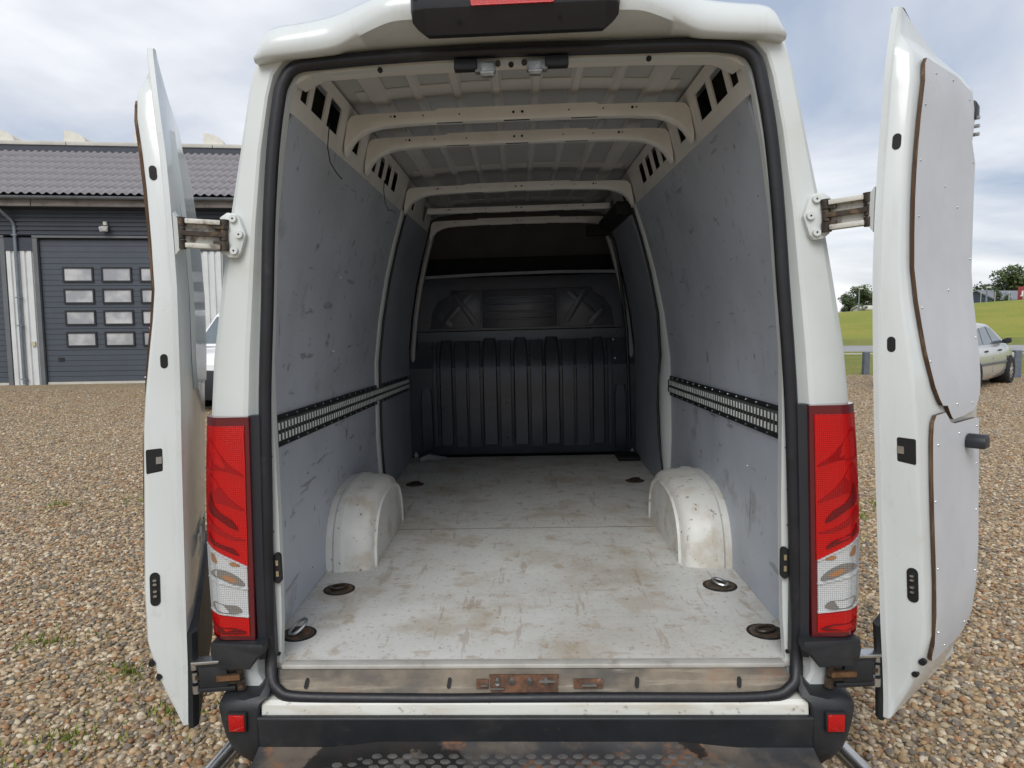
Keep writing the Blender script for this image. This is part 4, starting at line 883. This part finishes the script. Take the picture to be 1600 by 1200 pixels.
G(MB().box(-1.62, -1.53, .07, .13, 1.06, 1.18), 'socket_box', mat('yellowed_plastic', (.5, .45, .33), .5))
fl = G(MB().hexa([(.36, -.10, 4.10), (.56, -.10, 4.10), (.54, .0, 4.14), (.38, .0, 4.14), (.35, -.14, 4.22), (.57, -.14, 4.22), (.55, .0, 4.26), (.37, .0, 4.26)]), 'floodlight', 'trim', bevel=.006)
G(MB().box(.39, .53, -.13, -.118, 4.12, 4.205), 'floodlight_glass', 'pane', fl); G(MB().box(.43, .52, -.05, .06, 4.275, 4.37), 'sensor', 'trim', fl, bevel=.01)
# wave tiles
PIT = .207; ROW = .50; SL = R(29.5); EY, EZ = -.50, 4.985
def tile_mesh():
    b = MB(); n = 8; rows_ = []
    for t, lift in ((0, .028), (ROW+.05, 0.)):
        for dz in (0, -.014):
            rows_.append([(PIT*i/n-.002, t*math.cos(SL)-(.0)*dz, t*math.sin(SL)+lift+dz+.030*(1-math.cos(2*math.pi*i/n))*.9) for i in range(n+1)])
    v = [p for r_ in rows_ for p in r_]; k = n+1; F_ = []
    for i in range(n): F_ += [(i, i+1, 2*k+i+1, 2*k+i), (k+i, 3*k+i, 3*k+i+1, k+i+1), (i, k+i, k+i+1, i+1)]
    return b.add(v, F_)
proto = G(tile_mesh(), 'roof_tile', 'tile', smooth=50); pm = proto.data; first = True
rest = MB(); tv, tf = [tuple(v.co) for v in pm.vertices], [tuple(p.vertices) for p in pm.polygons]
for r_ in range(7):
    for c_ in range(-58, 82):
        loc = (c_*PIT, EY+r_*ROW*math.cos(SL), EZ+r_*ROW*math.sin(SL))
        if -18 <= c_ <= 20:
            if first: o = proto; first = False
            else: o = link('roof_tile', pm, gar)
            o.location = loc; o.rotation_euler = (random.uniform(-.006, .006), 0, random.uniform(-.004, .004))
        else: rest.add([(a+loc[0], q+loc[1], c+loc[2]) for a, q, c in tv], tf)
G(rest, 'roof_tile', 'tile', kind='stuff')
ty, tz = EY+7*ROW*math.cos(SL), EZ+7*ROW*math.sin(SL)
G(MB().add([(-12, EY+.05, EZ-.03), (17, EY+.05, EZ-.03), (17, ty+.2, tz+.08), (-12, ty+.2, tz+.08), (17, 14, tz), (-12, 14, tz)], [(0, 1, 2, 3), (3, 2, 4, 5)]), 'roof_deck', 'clad')
G(MB().box(-12, 17, ty+.02, ty+.25, tz-.1, tz+.215), 'ridge_flashing', 'clad')
x = -12
while x < 17: G(MB().box(x, min(17, x+2.08), ty-.02, ty+.30, tz+.218, tz+.33), 'parapet_trim', 'trim', bevel=.01); x += 2.1
for k in range(-4, 6):
    x0 = -1.60+2.0*k
    poly = [(x0, tz+.32)]+[(x0+.60*math.sin(t), tz+.32+.36*math.cos(t)) for t in [math.pi/2*i/9 for i in range(10)]]
    G(MB().prism(poly, lambda a, c, t: (a, t, c), ty+.10, ty+1.6), 'curved_rooflight', mat('cream_rooflight', (.66, .64, .57), .5, var=.08) if k == -4 else MATS['cream_rooflight'])
G(MB().box(-12, 17, 13.9, 14.0, 0, tz), 'rear_wall', 'clad')

# ================================================================== PARKED VEHICLES
def car(name, loc, ang, label, cat, col, H=1.43, hood=.92, L=4.25, W=1.70, van_like=False):
    c = empty(name, loc, (0, 0, ang), label=label, category=cat)
    pm_ = mat(name+'_paint', col, .22, .35 if not van_like else 0, var=.04, vscale=2, coat=.6)
    h = W/2; f = L/2      # local +Y is the front
    belt = hood+.02
    # lower body: stations along Y
    rg = []
    for y, w, zt, zb in ((-f, .80, .70, .36), (-f+.06, .90, .92, .26), (-f+.35, .97, .97, .20), (-f+.9, 1.0, belt+.02, .17), (0, 1.0, belt, .16), (f-1.25, .995, belt-.01, .17), (f-.95, .985, hood-.01, .18), (f-.45, .95, hood-.10, .2), (f-.12, .87, hood-.22, .24), (f, .74, hood-.34, .34)):
        k = h*w; half = [(k*.86, zb), (k*.97, zb+.08), (k*1.0, zb+.22), (k*1.0, (zb+zt)/2+.05), (k*.975, zt-.06), (k*.93, zt-.005), (k*.6, zt+.015), (0, zt+.025)]
        rg.append([(a, y, z) for a, z in half]+[(-a, y, z) for a, z in reversed(half[:-1])])
    body = MB().loft(rg).build('body', pm_, c, smooth=40)
    # cabin: roof and pillars
    if van_like: st = ((-f+.10, .0), (-f+.16, 1), (f-1.55, 1), (f-1.25, .92), (f-.78, 0))
    else: st = ((-f+.42, 0), (-f+1.0, .80), (-f+1.45, .98), (-.25, 1.0), (.20, .95), (f-1.72, .80), (f-1.0, 0))
    rg = []; rgl = []
    for y, t in st:
        z = belt+(H-belt)*t; k = h*(.93-.19*t)
        rg.append([(h*.93, y, belt-.03), (k, y, max(z-.05, belt-.02)), (k*.90, y, max(z-.012, belt-.015)), (k*.5, y, z), (-k*.5, y, z), (-k*.90, y, max(z-.012, belt-.015)), (-k, y, max(z-.05, belt-.02)), (-h*.93, y, belt-.03)])
    MB().loft(rg).build('cabin', pm_, c, smooth=40)
    zt = lambda y: belt+(H-belt)*interp([(a, b_) for a, b_ in st], y)
    def side_glass(s, pts):
        P = []
        for y, q in pts:
            top = zt(y); z = belt+.02+(top-.085-belt)*q; k = h*(.93-.19*(z-belt)/(H-belt))*1.0
            P.append((k, y, z))
        v = [(s*(a+.003), y, z) for a, y, z in P]+[(s*(a-.03), y, z) for a, y, z in P]; n = len(P)
        MB().add(v, [tuple(range(n)), tuple(range(2*n-1, n-1, -1))]+[(i, n+i, n+(i+1) % n, (i+1) % n) for i in range(n)]).build('side_window', 'cabglass', c)
    M['cabglass'] = MATS.get('car_window_glass') or mat('car_window_glass', (.10, .13, .15), .05, spec=.9)
    for s in (-1, 1):
        if van_like: side_glass(s, [(f-2.1, 0), (f-.98, 0), (f-1.45, .9), (f-2.1, .93)])
        else:
            side_glass(s, [(-f+.95, 0), (-f+1.40, 0), (-f+1.40, .86), (-f+1.28, .84)]); side_glass(s, [(-f+1.46, 0), (.02, 0), (-.18, .95), (-f+1.50, .88)]); side_glass(s, [(.08, 0), (f-1.22, 0), (f-1.62, .72), (.22, .93), (-.10, .95)])
        # mirror, handles, rub strip, wheels
        ym = f-1.36; MB().loft([[(s*(h*.92), ym, belt+.02), (s*(h*.92), ym+.06, belt+.02), (s*(h*.92), ym+.06, belt+.09), (s*(h*.92), ym, belt+.09)], [(s*(h+.04), ym-.05, belt+.0), (s*(h+.04), ym+.08, belt+.02), (s*(h+.04), ym+.08, belt+.13), (s*(h+.04), ym-.05, belt+.14)], [(s*(h+.12), ym-.06, belt+.03), (s*(h+.12), ym+.04, belt+.04), (s*(h+.12), ym+.04, belt+.13), (s*(h+.12), ym-.06, belt+.14)]]).build('wing_mirror', 'housing', c, bevel=.01)
        for y in (-.62, .42): MB().box(*sorted((s*(h*.985), s*(h*1.012))), y-.09, y+.09, belt-.15, belt-.11).build('door_handle', 'housing', c, bevel=.006)
        for y0, y1 in ((-1.0, -.12), (-.08, 1.0)): MB().box(*sorted((s*(h*.99), s*(h*1.015))), y0, y1, .50, .56).build('rub_strip', 'gframe', c, bevel=.006)
        for y in (-.10, 1.04): MB().box(*sorted((s*(h*.97), s*(h*1.0012))), y-.002, y+.002, .34, .66).build('door_gap', 'black', c)
        for y in (-L*.30, L*.31):
            a_ = MB(); a_.cyl((s*h*.60, y, .31), (s*(h*1.003), y, .31), .345, n=28); a_.build('wheel_well', 'black', c)
            wheel(c, s*(h-.055), y, .305, .19, s, 0)
        MB().box(*sorted((s*h*.52, s*h*.88)), f-.13, f-.02, hood-.36, hood-.23).build('headlight', 'clear', c, bevel=.02)
        MB().box(*sorted((s*h*.55, s*h*.86)), -f-.005, -f+.12, .68, .86).build('tail_lamp', 'red', c, bevel=.02)
    MB().box(-h*.80, h*.80, f-.10, f+.03, .24, hood-.42).build('front_bumper', 'housing' if van_like else pm_, c, bevel=.03)
    MB().box(-h*.82, h*.82, -f-.05, -f+.10, .32, .58).build('rear_bumper', pm_, c, bevel=.03)
    ya_, yb_ = (f-1.22, f-.80) if van_like else (f-1.66, f-1.05)
    z0_, z1_ = belt+.03, zt(ya_)-.05
    MB().hexa([(-h*.84, yb_+.01, z0_), (h*.84, yb_+.01, z0_), (h*.70, ya_+.03, z1_), (-h*.70, ya_+.03, z1_), (-h*.84, yb_-.05, z0_), (h*.84, yb_-.05, z0_), (h*.70, ya_-.02, z1_), (-h*.70, ya_-.02, z1_)]).build('windscreen', 'cabglass', c)
    return c
hd = math.atan2(-1.645, 1.578)          # heading of the silver car
cx, cy = (9.70+11.34)/2, (15.53+17.10)/2
nrm = Vector((1.578, -1.645, 0)).normalized()
car('parked_sedan', (cx-.07-nrm.x*.77, cy-nrm.y*.77, gz(cx, cy)), hd, 'silver saloon car parked on the gravel behind the right van door', 'car', (.52, .52, .50))
car('parked_van', (-5.25, 15.2, 0), R(160), 'white parked vehicle glimpsed between the left van door and the garage', 'van', (.78, .79, .79), H=1.95, hood=1.22, L=4.6, W=1.85, van_like=True)

# ================================================================== STREET FURNITURE, FAR BUILDINGS, TREES
M['postgrey'] = mat('grey_painted_post', (.12, .14, .17), .6, var=.15, vscale=8)
for x, y, h, w, lab in ((9.33, 19.67, .62, .07, 'thin grey marker post on the grass edge left of the right van door'), (12.55, 18.6, .70, .085, 'thick grey marker post beyond the silver car bonnet')):
    z0 = gz(x, y); p = MB().loft([[(x-k, y-k, z), (x+k, y-k, z), (x+k, y+k, z), (x-k, y+k, z)] for z, k in ((z0-.05, w*1.02), (z0+h-.02, w), (z0+h, w*.8))]).build('marker_post', 'postgrey', None, label=lab, category='post', group='grey posts along the gravel edge')
def gable(name, o, w, l, eave, ridge, ang, wallm, roofm, label):
    b0 = empty(name, o, (0, 0, ang), label=label, category='building')
    MB().prism([(-w/2, 0), (w/2, 0), (w/2, eave), (0, ridge), (-w/2, eave)], lambda a, c, t: (a, t, c), 0, l).build('wall', wallm, b0)
    for s in (-1, 1):
        MB().hexa([(s*(w/2+.5), -.4, eave-.25), (s*(w/2+.5), l+.4, eave-.25), (0, l+.4, ridge+.02), (0, -.4, ridge+.02), (s*(w/2+.5), -.4, eave-.05), (s*(w/2+.5), l+.4, eave-.05), (0, l+.4, ridge+.25), (0, -.4, ridge+.25)]).build('roof', roofm, b0)
    return b0
M['barnwall'] = mat('navy_barn_cladding', (.035, .05, .085), .6, var=.1, vscale=.5)
M['barnroof'] = mat('grey_barn_roof', (.17, .185, .21), .6, var=.08, vscale=.3)
def at(px, py, Y):     # point of the far landscape seen at a photo position, Y metres into the picture
    d = cr*((px-763)/1110)+cu*((600-py)/1110)+cf; t = Y/d.y; return CAM_LOC+d*t
p = at(1526, 470, 150); bn = gable('barn', (p.x, 150, gz(p.x, 150)-.3), 6.6, 26, 2.3, 3.9, R(-62), 'barnwall', 'barnroof', 'long dark blue barn with a grey roof beyond the field')
for k in range(3): MB().box(-1.9, -1.2, 5+7*k, 9+7*k, 3.05, 3.55).build('roof_light', 'trim', bn)
for k in range(4): MB().box(3.295, 3.33, 3+5.5*k, 6.2+5.5*k, .2, 1.8).build('barn_door', 'clad', bn)
p = at(1341, 481, 150); sh = gable('white_shed', (p.x, 150, gz(p.x, 150)-.2), 3.2, 9.5, 1.1, 1.5, R(-86), 'wprofile', 'trim', 'low white building among the far trees left of the right van door')
p = at(1341, 481, 149)
for k in range(3): MB().box(-1.63, -1.59, 1+2.8*k, 2+2.8*k, .5, 1.1).build('shed_window', 'glass', sh)
def lamp_post(px, py0, py1, Y, lab, head=True):
    b0 = at(px, py0, Y); t0 = at(px, py1, Y); e0 = empty('street_lamp', (b0.x, Y, gz(b0.x, Y)), label=lab, category='street lamp')
    hgt = t0.z-gz(b0.x, Y)
    MB().cyl((0, 0, 0), (0, 0, hgt), .14, .09, 10).build('pole', 'zinc', e0)
    if head: MB().loft([[(x, y, z) for x, y, z in ((x_-.0, -.22*k, hgt-.10*k), (x_, .22*k, hgt-.10*k), (x_, .2*k, hgt+.12*k), (x_, -.2*k, hgt+.12*k))] for x_, k in ((-.12, .5), (.0, 1), (.4, 1), (.6, .5))]).build('lamp_head', 'trim', e0)
lamp_post(1541, 471, 449, 110, 'pale street lamp in front of the dark blue barn'); lamp_post(1341.5, 482, 451, 120, 'thin pale street lamp before the far trees left of the right van door')
fe = empty('wire_fence', (at(1510, 470, 100).x, 100, gz(at(1510, 470, 100).x, 100)), label='wire mesh fence with pale posts along the top of the field', category='fence')
x0 = fe.location.x
for k in range(8):
    MB().box(k*1.85, k*1.85+.055, -.025, .03, 0, 1.95+gz(x0+k*1.85, 100)-fe.location.z).build('fence_post', 'trim', fe)
b = MB()
for k in range(6): b.box(0, 14, -.008, .008, .35+.3*k, .362+.3*k)
b.build('fence_wire', 'zinc', fe)
p = at(1606, 458, 105); sg = empty('red_sign', (p.x, 105, gz(p.x, 105)), R(0) and (0, 0, 0) or (0, 0, R(-30)), label='dark red sign board with white marks at the right edge of the field', category='sign')
zc = p.z-gz(p.x, 105)
MB().box(-1.15, 1.15, -.08, .08, zc-.95, zc+.95).build('sign_board', mat('dark_red_sign', (.22, .02, .025), .5), sg, bevel=.02)
for x in (-.9, .9): MB().cyl((x, .02, -.4), (x, .02, zc-.9), .06, n=8).build('sign_leg', 'zinc', sg)
b = MB()
for x, za, zb in ((-.72, -.35, .35), (-.40, -.2, .6), (-.08, -.35, .3)): b.box(x, x+.16, -.10, -.07, zc+za, zc+zb)
b.box(-.85, -.45, -.10, -.071, zc-.42, zc-.30); b.build('white_mark', mat('white_sign_paint', (.75, .75, .75), .5), sg)

M['bark'] = mat('brown_bark', (.09, .07, .05), .9, var=.3, vscale=5)
LEAF = [mat('tree_leaf_'+n, c, .6, var=.45, vscale=.9) for n, c in (('deep', (.045, .075, .018)), ('mid', (.07, .105, .025)), ('olive', (.095, .115, .03)))]
def tree(name, px, pbase, ptop, Y, width, lm, label, seed, n=1500):
    rr = random.Random(seed); top = at(px, ptop, Y); x = top.x; z0 = gz(x, Y); H = top.z-z0; Rw = width*(Y/1110)*1.75/2
    t = empty(name, (x, Y, z0), label=label, category='tree', group='trees beyond the field')
    tk = MB(); tk.tube([(0, 0, -.2), (.05, 0, H*.25), (-.1, .1, H*.55), (.0, 0, H*.85)], [H*.035, H*.028, H*.018, H*.006], 8)
    lobes = []
    for i in range(16):
        a = rr.uniform(0, 6.28); k = rr.uniform(.15, .72); zz = rr.uniform(.16, .82)
        sh_ = math.sin(math.pi*min(1, (zz-.12)/.92))**.6
        c = Vector((Rw*k*sh_*math.cos(a), Rw*k*sh_*math.sin(a), H*zz)); lobes.append((c, rr.uniform(.24, .42)*min(Rw, H*.6)))
        tk.tube([(0, 0, H*zz*.45), (c.x*.5, c.y*.5, H*zz*.75), tuple(c)], [H*.014, H*.009, H*.003], 5)
    lobes.append((Vector((0, 0, H*.86)), .22*H)); tk.build('trunk', 'bark', t)
    b = MB(); ls = H*.040
    for i in range(n):
        c, r = rr.choice(lobes); v = Vector((rr.gauss(0, 1), rr.gauss(0, 1), rr.gauss(0, 1))).normalized()*r*rr.uniform(.55, 1.08); v.z *= .85
        p_ = c+v; p_.z = max(p_.z, H*.10)
        if p_.z > H*1.02: continue
        u_ = Vector((rr.gauss(0, 1), rr.gauss(0, 1), rr.gauss(0, 1))).normalized(); w_ = u_.orthogonal().normalized(); s_ = ls*rr.uniform(.6, 1.5)
        b.add([tuple(p_+u_*s_), tuple(p_+w_*s_*.55), tuple(p_-u_*s_), tuple(p_-w_*s_*.55)], [(0, 1, 2, 3)])
    b.build('crown', lm, t, smooth=10)
for i, (px, ptop, Y, wd, k, lab) in enumerate((
    (1588, 414, 210, 46, 1, 'tall mid green tree above the barn roof at the right edge'), (1562, 423, 220, 40, 0, 'broad dark tree above the barn roof, second from the right edge'), (1612, 420, 215, 40, 2, 'olive tree cut by the right edge of the photo above the barn'), (1640, 418, 225, 46, 0, 'dark tree just past the right edge behind the barn'),
    (1506, 439, 200, 14, 1, 'small green tree behind the left end of the barn'), (1556, 448, 118, 13, 0, 'round dark green bush before the barn wall beside the street lamp'), (1574, 456, 119, 9, 1, 'low green bush beside the fence before the barn'),
    (1352, 445, 170, 26, 1, 'taller green tree above the low white building'), (1326, 456, 165, 26, 0, 'dark tree half hidden by the van pillar left of the low white building'), (1372, 453, 175, 30, 2, 'olive tree partly hidden by the right van door'), (1320, 477, 118, 6, 0, 'small dark shrub at the van pillar before the low white building'), (1349, 474, 120, 8, 2, 'olive shrub in front of the low white building'))):
    tree('bush' if 'bush' in lab or 'shrub' in lab else 'broadleaf_tree', px, 475, ptop, Y, wd, LEAF[k], lab, 40+i, 2600 if wd > 20 else 900)
